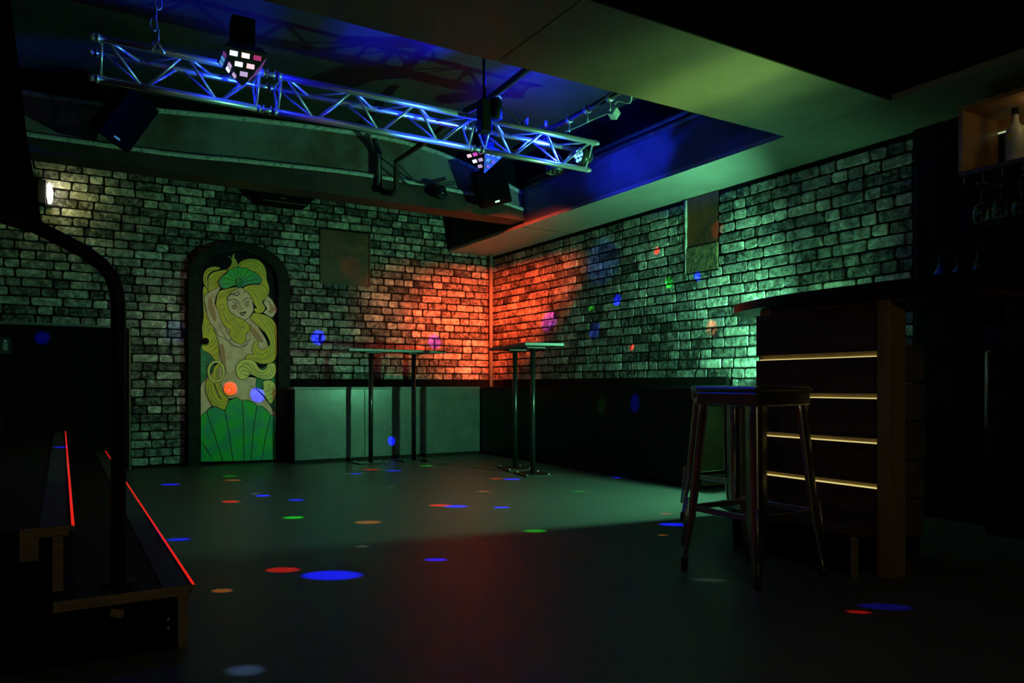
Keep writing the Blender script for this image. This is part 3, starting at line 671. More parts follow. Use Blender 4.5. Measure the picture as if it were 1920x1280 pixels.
MB().lathe([(0, .02), (.08, .018), (.09, 0), (0, 0)], (3.46, 2.58, 0), 16).build('stand_base', M['black'], t)

# ------------------------------------------------------------------ back bar on the right
o = MB().span((4.264, .8, 0), (4.298, 2.50, 2.245)).build('trim_4', M['matte']); tag(o, kind='structure', label='black wall panel behind the bar')
MB().span((4.258, 2.48, 0), (4.264, 2.50, 2.245)).build('edge_strip', M['black'], o)
o = thing('wall_shelf', (4.1, 1.6, 1.80), 'open oak shelf box hung over the back bar with a bottle in it', 'shelf')
MB().span((3.90, .9, 1.815), (4.262, 2.058, 1.84), .002).build('bottom_board', M['walnut'], o)
MB().span((3.90, .9, 2.15), (4.262, 2.058, 2.172), .002).build('top_board', M['shelfwood'], o)
MB().span((3.90, 2.036, 1.84), (4.262, 2.058, 2.15), .001).build('side_board', M['shelfwood'], o)
MB().span((4.245, .9, 1.84), (4.26, 2.036, 2.08)).build('back_board', M['black'], o)
MB().span((4.235, .9, 2.085), (4.26, 2.036, 2.15)).build('back_rail', M['shelfwood'], o)
MB().span((4.229, .9, 2.083), (4.235, 2.03, 2.090)).build('led_strip', M['shelfled'], o)
lamp('POINT', 'shelf_light', (4.02, 1.72, 2.10), (1, .72, .30), .16, radius=.03)
def bottle(name, c, h, r, mt, label, group=None, lab='label', capm='black'):
    t = thing(name, c, label, 'bottle', group)
    MB().lathe([(0, 0), (r*.95, 0), (r, .01), (r, h*.58), (r*.85, h*.66), (r*.40, h*.74), (r*.34, h*.86), (r*.34, h*.9)], c, 24).build('glass_body', mt, t)
    MB().lathe([(r*.37, h*.88), (r*.37, h), (0, h)], c, 16).build('cap', M[capm], t)
    if lab: MB().lathe([(r*1.01, h*.12), (r*1.01, h*.44)], c, 24).build('paper_label', M[lab], t)
    return t
t = bottle('bottle', (4.06, 1.868, 1.841), .295, .043, M['frost'], 'frosted spirit bottle standing in the oak shelf', lab=None)
MB().lathe([(0, .001), (.013, .001), (.014, 0)], (4.0175, 1.872, 1.99), 14, Matrix.Rotation(-PI/2, 4, 'Y')).build('yellow_emblem', M['labely'], t)
MB().lathe([(.0436, .02), (.0436, .055)], (4.06, 1.868, 1.841), 24).build('lower_band', M['label'], t)
# glass rail and hanging glasses
o = thing('glass_rack', (4.08, 1.8, 1.78), 'wire rack for stemware under the oak shelf', 'rack')
for k in range(5):
    y = 2.03-.09*k
    MB().tube([(3.90, y, 1.815), (3.90, y, 1.775), (3.92, y, 1.765), (4.23, y, 1.765), (4.25, y, 1.78), (4.25, y, 1.815)], .0035, 8).build('wire', M['steel'], o)
def wineglass(c, label):
    t = thing('wine_glass', c, label, 'glass', 'wine glasses hanging under the shelf')
    zt = 1.775
    MB().lathe([(0, zt+.003), (.034, zt+.002), (.034, zt), (.006, zt-.004), (.0038, zt-.02), (.0036, zt-.085), (.010, zt-.093), (.030, zt-.112), (.039, zt-.145), (.036, zt-.185), (.032, zt-.205), (.0305, zt-.205), (.0345, zt-.185), (.0375, zt-.145), (.0285, zt-.114), (.009, zt-.097), (0, zt-.095)], (c[0], c[1], 0), 20).build('glass_bowl', M['glass'], t)
    return t
for (x, y, lb) in ((3.97, 1.985, 'wine glass hanging at the front left of the rack'), (4.10, 1.985, 'wine glass hanging behind the front left one'), (3.97, 1.895, 'wine glass hanging at the front, second from the left'), (4.10, 1.895, 'wine glass hanging behind, second from the left'), (3.97, 1.805, 'wine glass hanging at the frame edge, front row')):
    wineglass((x, y, 1.77), lb)
# bottle ledge with dark bottles
o = thing('bottle_ledge', (4.2, 2.2, 1.2), 'narrow dark ledge behind the bar carrying a few bottles', 'shelf')
MB().span((4.02, 2.02, 1.165), (4.262, 2.34, 1.185), .002).build('board', M['black'], o)
MB().span((4.225, 2.04, 1.08), (4.262, 2.06, 1.165)).build('bracket', M['black'], o)
MB().span((4.225, 2.30, 1.08), (4.262, 2.32, 1.165)).build('bracket', M['black'], o)
bottle('bottle', (4.10, 2.26, 1.186), .29, .034, M['darkglass'], 'dark bottle with a blue-white label on the narrow ledge', lab='labelb')
bottle('bottle', (4.10, 2.165, 1.186), .27, .034, M['darkglass'], 'dark bottle with a pale printed label on the narrow ledge', lab='label')
bottle('bottle', (4.12, 2.07, 1.186), .31, .032, M['darkglass'], 'plain dark bottle at the near end of the narrow ledge', lab=None)
o = thing('back_bar_fridge', (4.1, 1.5, 0), 'tall black fridge with a chrome handle behind the bar', 'fridge')
MB().span((4.02, .9, 0), (4.26, 1.99, 1.06), .006).build('body', M['blackgloss'], o)
dd = MB().span((4.0, 1.45, .06), (4.02, 1.985, 1.03), .004).build('door', M['blackgloss'], o)
MB().tube([(4.0, 1.955, .93), (3.965, 1.955, .92), (3.965, 1.955, .55), (4.0, 1.955, .54)], .008, 10).build('handle', M['alu'], dd)
dd = MB().span((4.0, .91, .06), (4.02, 1.444, 1.03), .004).build('door', M['blackgloss'], o)
MB().tube([(4.0, 1.42, .93), (3.965, 1.42, .92), (3.965, 1.42, .55), (4.0, 1.42, .54)], .008, 10).build('handle', M['alu'], dd)
o = thing('card_reader', (4.05, 1.83, 1.06), 'small black till screen with a white indicator lamp on the fridge', 'till')
MB().box((4.08, 1.83, 1.068), (.12, .14, .016), None, .003).build('foot', M['black'], o)
MB().box((4.09, 1.83, 1.15), (.02, .20, .16), (0, R(-12), 0), .004).build('screen', M['blackgloss'], o)
MB().lathe([(0, .004), (.0045, 0)], (4.061, 1.842, 1.215), 10, Matrix.Rotation(-PI/2, 4, 'Y')).build('indicator', M['dotled'], o)

# ------------------------------------------------------------------ stage steps on the left
o = thing('stage_steps', (.1, 4.8, 0), 'black stage steps with red light lines along their edges', 'steps')
Y0, Y1 = 2.33, 7.42
MB().span((-.02, Y0, .155), (.322, Y1, .178), .002).build('tread', M['tread'], o)
MB().span((.288, Y0+.004, .0), (.310, Y1, .155)).build('riser', M['black'], o)
MB().span((-.40, Y0+.13, .335), (.022, Y1, .358), .002).build('tread', M['tread'], o)
MB().span((-.02, Y0+.13, .178), (.002, Y1, .335)).build('riser', M['black'], o)
MB().span((-3.2, Y0+.17, .515), (-.38, Y1, .538), .002).build('stage_deck', M['tread'], o)
MB().span((-.42, Y0+.17, .358), (-.398, Y1, .515)).build('riser', M['black'], o)
for (x, z, y0) in ((.322, .178, Y0), (.022, .358, Y0+.13)):
    MB().span((x-.075, y0+.005, z), (x-.008, Y1, z+.003)).build('anti_slip_strip', M['grip'], o)
    n_ = MB().tube([(x, y0, z-.006), (x, Y1, z-.006)], .009, 10).build('nosing', M['steel'], o)
    MB().tube([(x+.005, y0+.002, z+.0015), (x+.005, Y1, z+.0015)], .0042, 8).build('light_line', M['redled'], o)
# raw plywood edges at the open end
MB().span((-.02, Y0-.004, .152), (.318, Y0, .180)).build('plywood_edge', M['ply'], o)
MB().span((.286, Y0-.004, .0), (.312, Y0, .152)).build('plywood_edge', M['ply'], o)
MB().span((-.022, Y0+.126, .178), (.004, Y0+.13, .335)).build('plywood_edge', M['ply'], o)
MB().span((-.10, Y0+.126, .333), (.018, Y0+.13, .360)).build('plywood_edge', M['ply'], o)
MB().span((-.10, Y0+.126, .27), (-.055, Y0+.135, .335)).build('joist_end', M['ply'], o)
MB().span((-.22, Y0+.126, .29), (-.165, Y0+.135, .335)).build('joist_end', M['ply'], o)
MB().span((-.40, Y0+.01, 0), (.286, Y0+.02, .152)).build('end_board', M['matte'], o)
MB().span((-.40, Y0+.14, .178), (-.02, Y0+.15, .333)).build('end_board', M['matte'], o)
MB().box((.13, Y0-.006, .128), (.035, .012, .022), (0, .3, 0), .003).build('splinter', M['ply'], o)
for z in (.06, .085):
    MB().lathe([(0, .003), (.005, 0)], (.262, Y0+.009, z), 8, Matrix.Rotation(PI/2, 4, 'X')).build('screw', M['alu'], o)
# handrail
hr = [(.142, 2.46, .178), (.142, 2.46, .98), (.138, 2.46, 1.03), (.125, 2.46, 1.075), (.098, 2.46, 1.11), (.05, 2.46, 1.145), (-.06, 2.46, 1.20), (-.16, 2.46, 1.225), (-.34, 2.46, 1.24), (-.8, 2.46, 1.24)]
t = thing('handrail', (.142, 2.46, .178), 'black bent tube handrail rising from the lower step', 'handrail')
MB().tube(hr, .020, 14).build('rail_tube', M['black'], t)
MB().lathe([(0, .008), (.045, .007), (.048, 0), (0, 0)], (.142, 2.46, .178), 20).build('floor_flange', M['black'], t)
# black drape above the stage
t = thing('stage_drape', (-.6, 3.3, 1.38), 'black drape hanging over the left side of the stage', 'curtain')
dm = MB(); pts = []
for i in range(15):
    s = i/14; pts.append((-2.6 + s*2.40, 3.3+.03*math.sin(i*1.9), s))
for z0, z1 in ((1.40, 2.10), (2.10, 2.85)):
    pass
rows = [(2.85, -.23), (2.18, -.161), (1.69, -.112), (1.36, -.062)]
g = []
for (z, xr) in rows:
    g.append([dm.bm.verts.new((-2.6+(xr+2.6)*p[2], p[1], z)) for p in pts] + [dm.bm.verts.new((-2.6+(xr+2.6)*p[2], p[1]+.02, z)) for p in pts[::-1]])
for a, b_ in zip(g, g[1:]):
    n = len(a)
    for k in range(n): dm.bm.faces.new((a[k], a[(k+1) % n], b_[(k+1) % n], b_[k]))
dm.bm.faces.new(g[0]); dm.bm.faces.new(g[-1][::-1])
dm.build('cloth', M['matte'], t)
MB().cyl((-2.6, 3.31, 2.84), (-.2, 3.31, 2.84), .012, 10).build('drape_rod', M['black'], t)
# dark wainscot and sign behind the stage
t = thing('wainscot_panel', (-.3, 7.45, .538), 'low black panel with a pale top edge behind the stage steps', 'panel')
MB().span((-2.5, 7.45, 0), (.515, WY-.002, 1.262)).build('board', M['matte'], t)
MB().span((-2.5, 7.44, 1.262), (.525, WY-.002, 1.284), .003).build('cap_rail', mat('grey cap rail', (.15, .15, .14), .5), t)
MB().span((.515, 7.445, 0), (.528, WY-.002, 1.262)).build('end_strip', M['tan'], t)
t = thing('restroom_sign', (-.44, 7.447, 1.08), 'small framed sign with two pale upright figures on the black panel', 'sign')
MB().span((-.53, 7.443, 1.02), (-.363, 7.449, 1.145), .001).build('plate', mat('sign plate', (.02, .022, .02), .6), t)
for x in (-.475, -.40):
    MB().span((x-.016, 7.440, 1.045), (x+.016, 7.443, 1.105)).build('figure', mat('sign figure', (.3, .32, .3), .6), t)
    MB().lathe([(0, .003), (.012, 0)], (x, 7.443, 1.121), 12, Matrix.Rotation(PI/2, 4, 'X')).build('figure_head', M['label'], t)
for a, b_ in (((-.53, 7.441, 1.018), (-.363, 7.444, 1.022)), ((-.53, 7.441, 1.143), (-.363, 7.444, 1.147)), ((-.367, 7.441, 1.018), (-.363, 7.444, 1.147))):
    MB().span(a, b_).build('border', mat('sign border', (.10, .10, .10), .6), t)
# sconce
t = thing('wall_sconce', (-.10, WY, 2.39), 'lit faceted wall lamp with black back plate high on the brick wall', 'lamp')
MB().span((-.175, 7.46, 2.30), (-.115, WY, 2.50), .004).build('back_plate', M['black'], t)
MB().prism([(-.108, 2.44), (-.092, 2.478), (-.078, 2.465), (-.062, 2.40), (-.068, 2.34), (-.078, 2.302), (-.098, 2.302), (-.11, 2.37)], 1, 7.44, 7.50).build('lit_glass', M['sconce'], t)
MB().span((-.12, 7.47, 2.284), (-.07, WY, 2.302)).build('holder', M['black'], t)
MB().span((-.27, 7.50, 2.18), (-.21, WY, 2.62)).build('side_reveal', mat('cream reveal', (.35, .33, .2), .6), t)
lamp('POINT', 'sconce_light', (.02, 7.36, 2.36), (1, .93, .24), 1.2, radius=.04)

# ------------------------------------------------------------------ truss
TY, TZ, TC = 4.04, 2.407, .185
t = thing('lighting_truss', (.13, TY, TZ), 'silver three-chord lighting truss hung under the ceiling', 'truss')
cf = lambda x: Vector((x, TY, TZ)); cr = lambda x: Vector((x, TY+TC, TZ)); cb = lambda x: Vector((x, TY+TC/2, TZ-.866*TC))
segs = [(.14, .915), (.985, 2.205), (2.275, 3.115)]
for (a, b_) in segs:
    for fn in (cf, cr, cb):
        MB().cyl(fn(a), fn(b_), .0175, 16).build('chord', M['alu'], t)
        for x in (a, b_):
            dx = .012 if x == a else -.012
            MB().cyl(fn(x), fn(x+dx), .0205, 16).build('collar', M['alu'], t)
    nb = max(2, round((b_-a-.06)/.215)); nb += nb % 2
    st = (b_-a-.07)/nb
    for k in range(nb):
        x0 = a+.035+k*st; x1 = x0+st
        up = k % 2 == 0
        for (ta, tb) in ((cf, cb), (cr, cb), (cf, cr)):
            p, q = (ta(x0+.008), tb(x1-.008)) if up else (tb(x0+.008), ta(x1-.008))
            MB().cyl(p, q, .0075, 8).build('brace', M['alu'], t)
    for x in (a+.022, b_-.022):
        for (ta, tb) in ((cf, cb), (cr, cb), (cf, cr)):
            MB().cyl(ta(x), tb(x), .0075, 8).build('end_brace', M['alu'], t)
for xm in (.95, 2.24):
    for fn in (cf, cr, cb):
        cpl = MB().cyl(fn(xm-.036), fn(xm+.036), .0125, 12).build('coupler', M['alu'], t)
        for dx in (-.02, .02):
            MB().cyl(fn(xm+dx)+Vector((0, -.018, .018)), fn(xm+dx)+Vector((0, .018, -.018)), .004, 8).build('coupler_pin', M['alu'], cpl)
for fn in (cf, cr, cb):
    MB().tube([fn(3.115), fn(3.14)], [.0185, .0125], 12).build('chord_spigot', M['alu'], t)
    MB().tube([fn(.14), fn(.105)], [.0185, .0125], 12).build('chord_spigot', M['alu'], t)

# suspension pipes
def pipe_thing(name, pts, r, m, label, cat, clamps=()):
    t = thing(name, pts[0], label, cat)
    MB().tube(pts, r, 10).build('tube', m, t)
    for p in clamps:
        MB().lathe([(r+.004, -.018), (r+.009, -.014), (r+.009, .014), (r+.004, .018)], p, 14, Matrix.Rotation(PI/2, 4, 'X')).build('clamp', M['alu'], t)
        MB().cyl(Vector(p)+Vector((0, 0, -.02)), Vector(p)+Vector((0, 0, -.085)), .006, 8).build('clamp_bolt', M['alu'], t)
    return t
M['pipe'] = mat('dark rusty pipe', (.03, .024, .02), .5, c2=(.06, .035, .022), scale=10)
pipe_thing('ceiling_pipe', [(2.275, 4.35, 2.56), (2.28, 4.05, 2.54), (2.31, 3.62, 2.59), (2.33, 3.0, 2.63)], .022, M['pipe'], 'dark pipe running from the truss centre toward the green soffit', 'pipe')
pipe_thing('ceiling_pipe', [(2.9, 4.75, 2.525), (2.9, 3.0, 2.545)], .019, M['pipe'], 'dark pipe with bright clamps crossing the right end of the truss', 'pipe', ((2.9, 4.05, 2.533), (2.9, 3.85, 2.535), (2.9, 3.62, 2.537)))
t = thing('ceiling_bracket', (2.55, 3.55, 2.80), 'thin dark bar fixed to the ceiling between the two pipes', 'bracket')
MB().tube([(2.66, 3.86, 2.83), (2.66, 3.05, 2.83)], [.006, .03], 8).build('bar', M['black'], t)
MB().box((2.66, 3.2, 2.845), (.05, .05, .03)).build('fixing', M['black'], t)
# junction box and cables
t = thing('junction_box', (2.95, 3.66, 2.46), 'pale square junction box dangling from the clamped pipe', 'junction box')
MB().box((2.965, 3.66, 2.462), (.055, .05, .055), (.3, .5, .4), .004).build('box', M['white'], t)
MB().box((2.955, 3.63, 2.458), (.04, .008, .04), (.3, .5, .4), .002).build('lid', M['white'], t)
t = thing('power_cable', (2.9, 3.9, 2.5), 'pale cable looping from the junction box along the pipe', 'cable')
MB().tube(catmull([(2.86, 4.04, 2.44), (2.90, 3.92, 2.455), (2.93, 3.80, 2.47), (2.955, 3.70, 2.48), (2.97, 3.63, 2.53), (3.00, 3.55, 2.50), (2.97, 3.48, 2.55), (3.03, 3.42, 2.52), (3.02, 3.2, 2.52), (2.98, 3.05, 2.50)], 5, False), .005, 7).build('cord', M['grey_cable'], t)
t = thing('plug_block', (3.03, 3.27, 2.48), 'pale plug block at the edge of the green soffit', 'plug')
MB().box((2.86, 3.18, 2.43), (.08, .045, .035), (0, .2, .4), .004).build('block', M['white'], t)
MB().cyl((2.86, 3.18, 2.44), (2.90, 3.10, 2.50), .006, 8).build('lead', M['grey_cable'], t)
for k, lb in enumerate(('black cable draped over the clamped pipe', 'black cable hanging near the soffit edge', 'black cable looping along the truss')):
    t = thing('black_cable', (2.8, 3.8, 2.5), lb, 'cable')
    P = [[(2.84, 3.2, 2.60), (2.80, 3.35, 2.52), (2.88, 3.5, 2.56), (2.84, 3.7, 2.50), (2.89, 3.85, 2.56)],
         [(2.70, 3.05, 2.62), (2.76, 3.2, 2.50), (2.83, 3.3, 2.54), (2.80, 3.45, 2.60), (2.74, 3.3, 2.64)],
         [(2.3, 4.0, 2.50), (2.42, 4.0, 2.46), (2.50, 4.02, 2.41), (2.53, 4.04, 2.44), (2.6, 4.1, 2.50), (2.66, 4.2, 2.5)]][k]
    MB().tube(catmull(P, 5, False), .006, 7).build('cord', M['cable'], t)
    MB().tube([P[0], tuple(P[0][i]+(.0, -.01, .03)[i] for i in range(3))], .009, 8).build('connector', M['black'], t)
# truss clamp block at the middle
t = thing('truss_hanger', (2.22, 3.99, 2.42), 'black hoist block clamped over the middle truss joint', 'hanger')
MB().box((2.215, 3.985, 2.40), (.075, .07, .20), None, .008).build('block', M['black'], t)
MB().lathe([(0, .07), (.03, .068), (.042, .05), (.042, -.05), (.03, -.06), (0, -.06)], (2.285, 3.97, 2.45), 18).build('motor_can', M['black'], t)
MB().cyl((2.215, 3.985, 2.5), (2.22, 4.0, 2.85), .01, 8).build('hanger_rod', M['black'], t)
MB().tube([(2.26, 3.95, 2.52), (2.29, 3.945, 2.535), (2.315, 3.95, 2.52)], .006, 8).build('handle', M['alu'], t)
# hanging rod on the left of the truss
t = thing('truss_hanger', (.40, 4.08, 2.42), 'chain hanger with blue glints above the left truss end', 'hanger')
for k in range(7):
    z = 2.44+k*.055
    Mx = Matrix.Translation(Vector((.40+.012*math.sin(k*2.1), 4.08, z))) @ Matrix.Rotation(k*PI/2, 4, 'Z')
    MB().tube([Mx @ Vector((.016*math.cos(a*PI/5), 0, .034*math.sin(a*PI/5))) for a in range(10)], .0048, 6, close=True).build('chain_link', M['alu'], t)
MB().tube([(.37, 4.0, 2.38), (.40, 4.0, 2.435), (.43, 4.0, 2.38)], .008, 8).build('shackle', M['alu'], t)

# ------------------------------------------------------------------ derby effect lights
def derby(c, label, cols_front, cols_left, rz, r, top):
    t = thing('derby_light', c, label, 'stage light', 'derby effect lights on the truss', rz)
    cx, cy, cz = c
    Mz = Matrix.Translation(Vector(c)) @ Matrix.Rotation(rz, 4, 'Z')
    def P(x, y, z): return Mz @ Vector((x, y, z))
    n = 4; q = r
    topv = [(-q, -q, .02), (q, -q, .02), (q, q, .02), (-q, q, .02)]; up = [(-q*.7, -q*.7, .06), (q*.7, -q*.7, .06), (q*.7, q*.7, .06), (-q*.7, q*.7, .06)]
    tip = .20; bv = [(-q*.10, -q*.10, -tip), (q*.10, -q*.10, -tip), (q*.10, q*.10, -tip), (-q*.10, q*.10, -tip)]
    tip = 1.05*q
    bv = [(sx*q*.08, sy*q*.08, -tip) for sx, sy in ((-1, -1), (1, -1), (1, 1), (-1, 1))]
    mb = MB(); rings = [[mb.bm.verts.new(P(*v)) for v in L] for L in (up, topv, bv)]
    for A, Bv in zip(rings, rings[1:]):
        for k in range(4): mb.bm.faces.new((A[k], A[(k+1) % 4], Bv[(k+1) % 4], Bv[k]))
    mb.bm.faces.new(rings[0]); mb.bm.faces.new(rings[2])
    mb.build('housing', M['parbody'], t)
    MB().box(P(0, 0, .06+top/2), (.11, .09, top), (0, 0, rz), .006).build('driver_box', M['matte'], t)
    MB().tube([P(0, 0, .06+top*.7), P(0, .5*abs(TY-.0-cy)+.0, .06+top*.7) if cy < TY else P(0, -.06, .06+top*.7), Vector((cx, TY, TZ+.03)) if cy < TY else Vector((cx, TY+TC, TZ+.03)), Vector((cx, TY, TZ)) if cy < TY else Vector((cx, TY+TC, TZ))], .011, 8).build('clamp_arm', M['black'], t)
    # lens windows on two faces
    def face(ang, cols):
        Rf = Matrix.Rotation(ang, 4, 'Z'); i = 0
        for row, cnt in enumerate((3, 2, 1)):
            s = (.16, .44, .70)[row]
            z = .02 - s*(tip+.02); half = q*(1-s*.92)
            for k in range(cnt):
                xx = (k-(cnt-1)/2)*q*.52
                w2, h2 = q*.17, q*.105
                nrm = Vector((0, -(tip+.02), -q*.92)).normalized(); dn = Vector((0, q*.92, -(tip+.02))).normalized()
                ctr_ = Vector((xx, -half, z)) + nrm*.0035
                vv = [ctr_ + Vector((a*w2, 0, 0)) + dn*(b_*h2) for a, b_ in ((-1, -1), (1, -1), (1, 1), (-1, 1))]
                bk = [v - nrm*.003 for v in vv]
                m2 = MB(); F_ = [m2.bm.verts.new(Mz @ (Rf @ v)) for v in vv]; K = [m2.bm.verts.new(Mz @ (Rf @ v)) for v in bk]
                m2.bm.faces.new(F_); m2.bm.faces.new(K[::-1])
                for e in range(4): m2.bm.faces.new((F_[e], F_[(e+1) % 4], K[(e+1) % 4], K[e]))
                m2.build('lens', M[cols[i]], t); i += 1
    face(0, cols_front); face(-PI/2, cols_left); face(PI/2, ['l_dark']*6)
    return t
d1 = derby((.765, 3.84, 2.355), 'derby light with six bright windows hanging in front of the truss', ['l_blue', 'l_orange', 'l_mag', 'l_white', 'l_pink', 'l_lilac'], ['l_cyan', 'l_cyan', 'l_dark', 'l_white', 'l_lilac', 'l_lilac'], R(-2), .105, .15)
d2 = derby((2.385, 4.30, 2.262), 'derby light with magenta and cyan windows under the truss middle', ['l_white', 'l_cyan', 'l_cyan', 'l_cyan', 'l_dark', 'l_dark'], ['l_pink', 'l_hot', 'l_dark', 'l_white', 'l_lilac', 'l_lilac'], R(20), .098, .16)
lamp('POINT', 'derby_blue_glow', (.80, 4.0, 2.40), (.005, .01, 1), 4.5, radius=.03)
par_can('par_light', (3.035, 4.135, 2.335), (0, 4.09, 2.33), .058, .11, 'blue lit par can inside the right end of the truss', 'stage light', M['parlens'], bulbs=7, yoke=False)
par_can('par_light', (2.94, 4.40, 2.47), (4.20, 7.25, 1.6), .055, .10, 'red par can behind the truss aimed at the corner', 'stage light', glow('red led lens', (1, .05, .02), 2), bulbs=7)
par_can('par_light', (2.93, 4.27, 2.235), (2.93, 4.2, 1.0), .06, .09, 'dark par can hanging under the right end of the truss', 'stage light', M['parbody'], bulbs=7)
lamp('SPOT', 'blue_ceiling_wash', (2.52, 4.14, 2.46), (.006, .015, 1), 130, (2.86, 4.45, 2.86), 100, 1.0, .04)
lamp('SPOT', 'blue_soffit_wash', (2.52, 4.52, 2.27), (.01, .03, 1), 150, (3.72, 4.38, 2.48), 66, 1.0, .04, xaxis=(0, 1, 0), shape=(1, .42))

# ------------------------------------------------------------------ loudspeakers, dome camera, bracket, wedge box
def speaker(c, dims, rot, label):
    t = thing('loudspeaker', c, label, 'speaker')
    Mr = Matrix.Translation(Vector(c)) @ Euler(rot).to_matrix().to_4x4()
    def bx(cc, d, nm, m, bev):
        mb = MB(); mb.box((0, 0, 0), d, None, bev)
        for v in mb.bm.verts: v.co = Mr @ (v.co + Vector(cc))
        return mb.build(nm, m, t)
    bx((0, 0, 0), dims, 'cabinet', M['matte'], .008)
    bx((0, -dims[1]/2-.004, 0), (dims[0]*.92, .010, dims[2]*.94), 'grille', M['grille'], .003)
    bx((0, -dims[1]/2-.010, -dims[2]*.38), (.04, .004, .014), 'badge', M['alu'], 0)
    mb = MB(); mb.tube([Vector((-dims[0]/2-.01, 0, 0)), Vector((-dims[0]/2-.02, dims[1]*.6, .02)), Vector((dims[0]/2+.02, dims[1]*.6, .02)), Vector((dims[0]/2+.01, 0, 0))], .01, 8)
    for v in mb.bm.verts: v.co = Mr @ v.co
    mb.build('bracket', M['black'], t)
    MB().cyl(Vector(c)+Vector((0, .08, .02)), Vector((c[0], 5.955, c[2]+.02)), .016, 10).build('wall_arm', M['black'], t)
    return t
speaker((.36, 5.66, 2.56), (.23, .22, .36), (R(26), R(24), R(24)), 'dark tilted loudspeaker under the beam at the left')
sp = speaker((3.24, 5.70, 2.50), (.27, .20, .30), (R(20), R(-17), R(-20)), 'black tilted loudspeaker on the beam near the corner')
t = thing('dome_camera', (2.79, 5.78, 2.42), 'small black dome camera hanging from the beam', 'camera')
Md = Matrix.Rotation(R(55), 4, 'X')
MB().lathe([(0, -.05), (.05, -.048), (.066, -.03), (.068, .0), (.058, .004)], (2.79, 5.80, 2.425), 24, Md).build('housing', M['black'], t)
MB().lathe([(.056, .0), (.050, .024), (.034, .042), (.015, .050), (0, .052)], (2.79, 5.80, 2.425), 24, Md).build('dome', mat('smoked dome', (.01, .01, .012), .06), t)
MB().cyl((2.79, 5.83, 2.44), (2.80, 5.94, 2.48), .015, 10).build('arm', M['black'], t)
t = thing('black_cable', (2.4, 5.8, 2.6), 'slack black cables drooping along the beam to the camera', 'cable')
MB().tube(catmull([(2.34, 5.72, 2.60), (2.45, 5.80, 2.56), (2.6, 5.88, 2.50), (2.75, 5.88, 2.50), (2.95, 5.84, 2.54)], 6, False), .007, 8).build('cord', M['cable'], t)
MB().tube(catmull([(2.34, 5.72, 2.58), (2.42, 5.80, 2.50), (2.55, 5.88, 2.46), (2.75, 5.88, 2.48), (2.95, 5.84, 2.52)], 6, False), .007, 8).build('cord', M['cable'], t)
t = thing('pipe_bracket', (2.3, 5.7, 2.37), 'rusty U-shaped pipe bracket hanging in front of the beam', 'bracket')
MB().tube([(2.36, 5.74, 2.36), (2.36, 5.74, 2.60), (2.33, 5.2, 2.58), (2.30, 4.6, 2.57)], .022, 10).build('near_tube', M['pipe'], t)
MB().tube([(2.215, 5.86, 2.80), (2.26, 5.88, 2.70), (2.265, 5.88, 2.41)], .024, 10).build('far_tube', mat('grey steel tube', (.07, .06, .07), .45), t)
MB().tube([(2.255, 5.88, 2.40), (2.28, 5.82, 2.355), (2.33, 5.76, 2.34), (2.36, 5.74, 2.365)], .026, 10).build('lower_strap', M['black'], t)
t = thing('wedge_box', (1.87, 7.35, 2.51), 'black wedge-shaped box high on the brick wall right of the door arch', 'box')
MB().prism([(1.53, 2.68), (1.63, 2.52), (2.07, 2.52), (2.22, 2.68), (2.22, 2.80), (1.53, 2.80)], 1, 7.30, WY-.02).build('body', M['matte'], t)
MB().span((1.64, 7.292, 2.520), (2.06, 7.30, 2.526)).build('lower_edge', M['steel'], t)
MB().span((1.80, 7.294, 2.56), (1.86, 7.30, 2.566)).build('badge', M['steel'], t)

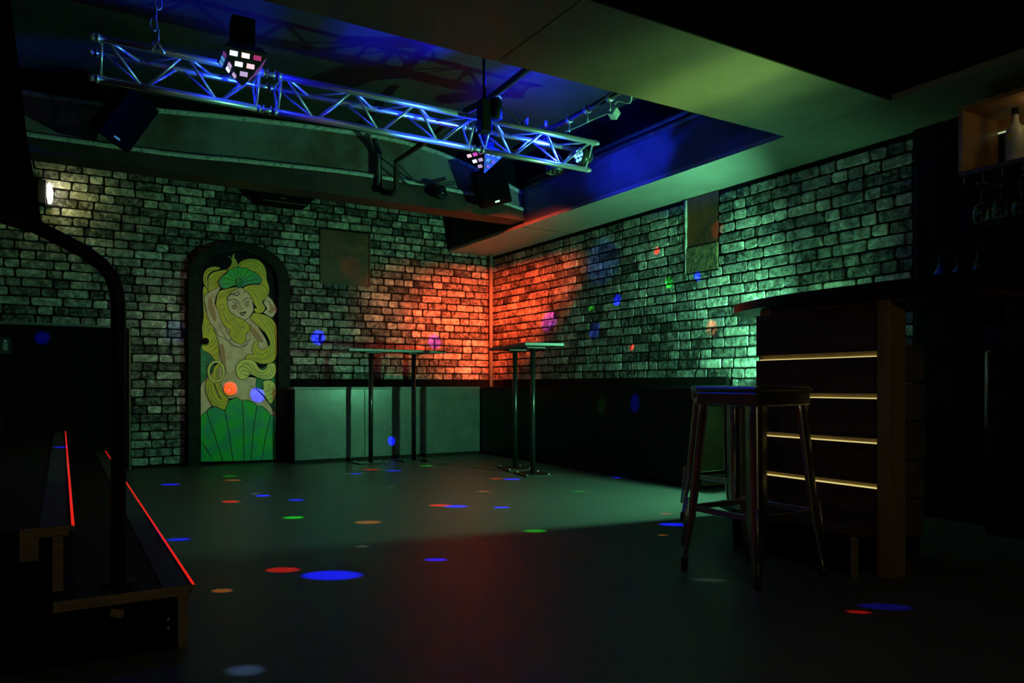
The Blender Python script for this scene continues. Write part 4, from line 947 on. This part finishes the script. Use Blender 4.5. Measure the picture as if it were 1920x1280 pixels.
# ------------------------------------------------------------------ beams of the derby lights: coloured dots on floor and walls
CC = {'b': (.006, .008, 1), 'g': (.01, 1, .01), 'r': (1, .012, .008), 'o': (1, .28, .03), 'w': (.55, .75, .72), 'c': (.25, .5, 1), 'v': (.4, .03, 1)}
PW = {'b': 260, 'g': 60, 'r': 95, 'o': 40, 'w': 12, 'c': 26, 'v': 110}
dots = [(0.71, 6.194, 0.0, 'b', 0.163, .45), (1.194, 6.52, 0.0, 'g', 0.151, .5), (1.17, 6.211, 0.0, 'o', 0.161, .6), (0.941, 5.085, 0.0, 'r', 0.132, .8), (1.16, 5.369, 0.0, 'w', 0.089, 1.2), (1.179, 5.241, 0.0, 'b', 0.11, 1), (1.322, 4.934, 0.0, 'b', 0.12, .5), (1.134, 4.288, 0.0, 'g', 0.128, 1), (0.491, 3.973, 0.0, 'b', 0.121, .3), (0.776, 3.1, 0.0, 'r', 0.145, 1), (0.922, 2.911, 0.0, 'b', 0.245, 1), (0.507, 2.902, 0.0, 'o', 0.083, 1.2), (0.418, 2.062, 0.0, 'c', 0.128, .5), (1.21, 3.355, 0.0, 'w', 0.075, 1.6), (1.39, 2.935, 0.0, 'b', 0.097, 1), (1.447, 3.925, 0.0, 'o', 0.153, .7), (2.04, 4.245, 0.0, 'r', 0.148, .8), (2.108, 4.156, 0.0, 'b', 0.153, .6), (2.107, 5.208, 0.0, 'g', 0.056, 1), (2.926, 6.377, 0.0, 'g', 0.16, .6), (2.149, 6.115, 0.0, 'b', 0.109, .6), (2.376, 6.351, 0.0, 'r', 0.172, .45), (2.512, 6.172, 0.0, 'b', 0.17, .35), (3.007, 5.216, 0.0, 'r', 0.121, .6), (3.101, 5.12, 0.0, 'b', 0.155, .6), (2.565, 4.639, 0.0, 'o', 0.099, .7), (2.33, 3.974, 0.0, 'b', 0.099, .7), (2.105, 3.246, 0.0, 'g', 0.128, 1.1), (3.15, 4.285, 0.0, 'g', 0.099, .6), (3.883, 4.767, 0.0, 'b', 0.096, .5), (3.041, 3.276, 0.0, 'r', 0.069, 1.2), (2.844, 3.005, 0.0, 'b', 0.151, 1.2), (2.598, 2.819, 0.0, 'o', 0.059, 1), (2.157, 2.078, 0.0, 'w', 0.129, .8), (2.28, 1.527, 0.0, 'r', 0.064, 1), (2.413, 1.516, 0.0, 'b', 0.153, .12),
        (2.245, 7.53, 1.245, 'b', 0.131, 1), (3.553, 7.53, 1.241, 'v', 0.143, .6), (2.6, 7.53, 1.98, 'r', 0.22, .03), (0.90, 7.53, 1.252, 'b', 0.2, .012), (-0.14, 7.45, 1.157, 'b', 0.101, 1.0), (2.907, 7.2, 0.183, 'b', 0.077, 1), (1.382, 7.49, 0.724, 'r', 0.112, .6), (1.634, 7.49, 0.661, 'b', 0.125, .6),
        (4.29, 5.461, 1.902, 'b', 0.40, .025), (4.29, 5.252, 1.526, 'b', 0.087, 1.2), (4.29, 5.64, 1.488, 'g', 0.061, 1), (4.29, 5.582, 1.267, 'b', 0.131, .1), (4.29, 6.343, 1.413, 'v', 0.187, .3), (4.29, 4.577, 1.601, 'g', 0.088, 1.2), (4.29, 4.258, 1.614, 'b', 0.067, 1.5), (4.29, 4.725, 1.888, 'r', 0.063, .7), (4.29, 5.047, 1.093, 'r', 0.056, .8), (4.29, 4.106, 1.196, 'r', 0.107, .5), (4.29, 4.014, 1.259, 'c', 0.105, .3), (4.29, 4.052, 1.947, 'r', 0.122, .12), (3.95, 4.614, 0.614, 'b', 0.103, .8), (3.95, 5.043, 0.582, 'g', 0.1, .4), (.02, 5.55, .36, 'b', .12, 1.2), (4.07, 2.23, 1.34, 'b', .14, .25)]
for (x, y, z, c, dia, k) in dots:
    T = Vector((x, y, z))
    src = d1 if (x < 1.75 and y < 7.0 and z < .5) or x < 1.7 or (x > 1.9 and y < 2.4) else d2
    o0 = Vector(src.location) + Vector((0, 0, -.10)); d = (T-o0)
    S = o0 + d.normalized()*.18
    if src is d1: S = Vector(d1.location) + Vector((0, -.03, -.17))
    else: S = Vector(d2.location) + Vector((.0, .0, -.16))
    dist = (T-S).length
    if z < .05 and y > 3.9: k *= 2.4
    if z < .05: dia *= .92*max(.55, abs((T-S).normalized().z))**.5
    fl = z < .05
    l = lamp('SPOT', 'derby_beam', S, CC[c], PW[c]*k*dist*dist*1.3, T, math.degrees(2*math.atan(dia*.60/dist)), 1.0 if c in 'wc' else .6, .004, xaxis=(.8554, -.518, 0), shape=(1, .62 if fl else 1))
    q = l.matrix_basis.copy(); l.parent = src; l.matrix_parent_inverse = (Matrix.Translation(src.location) @ Matrix.Rotation(src.rotation_euler.z, 4, 'Z')).inverted()
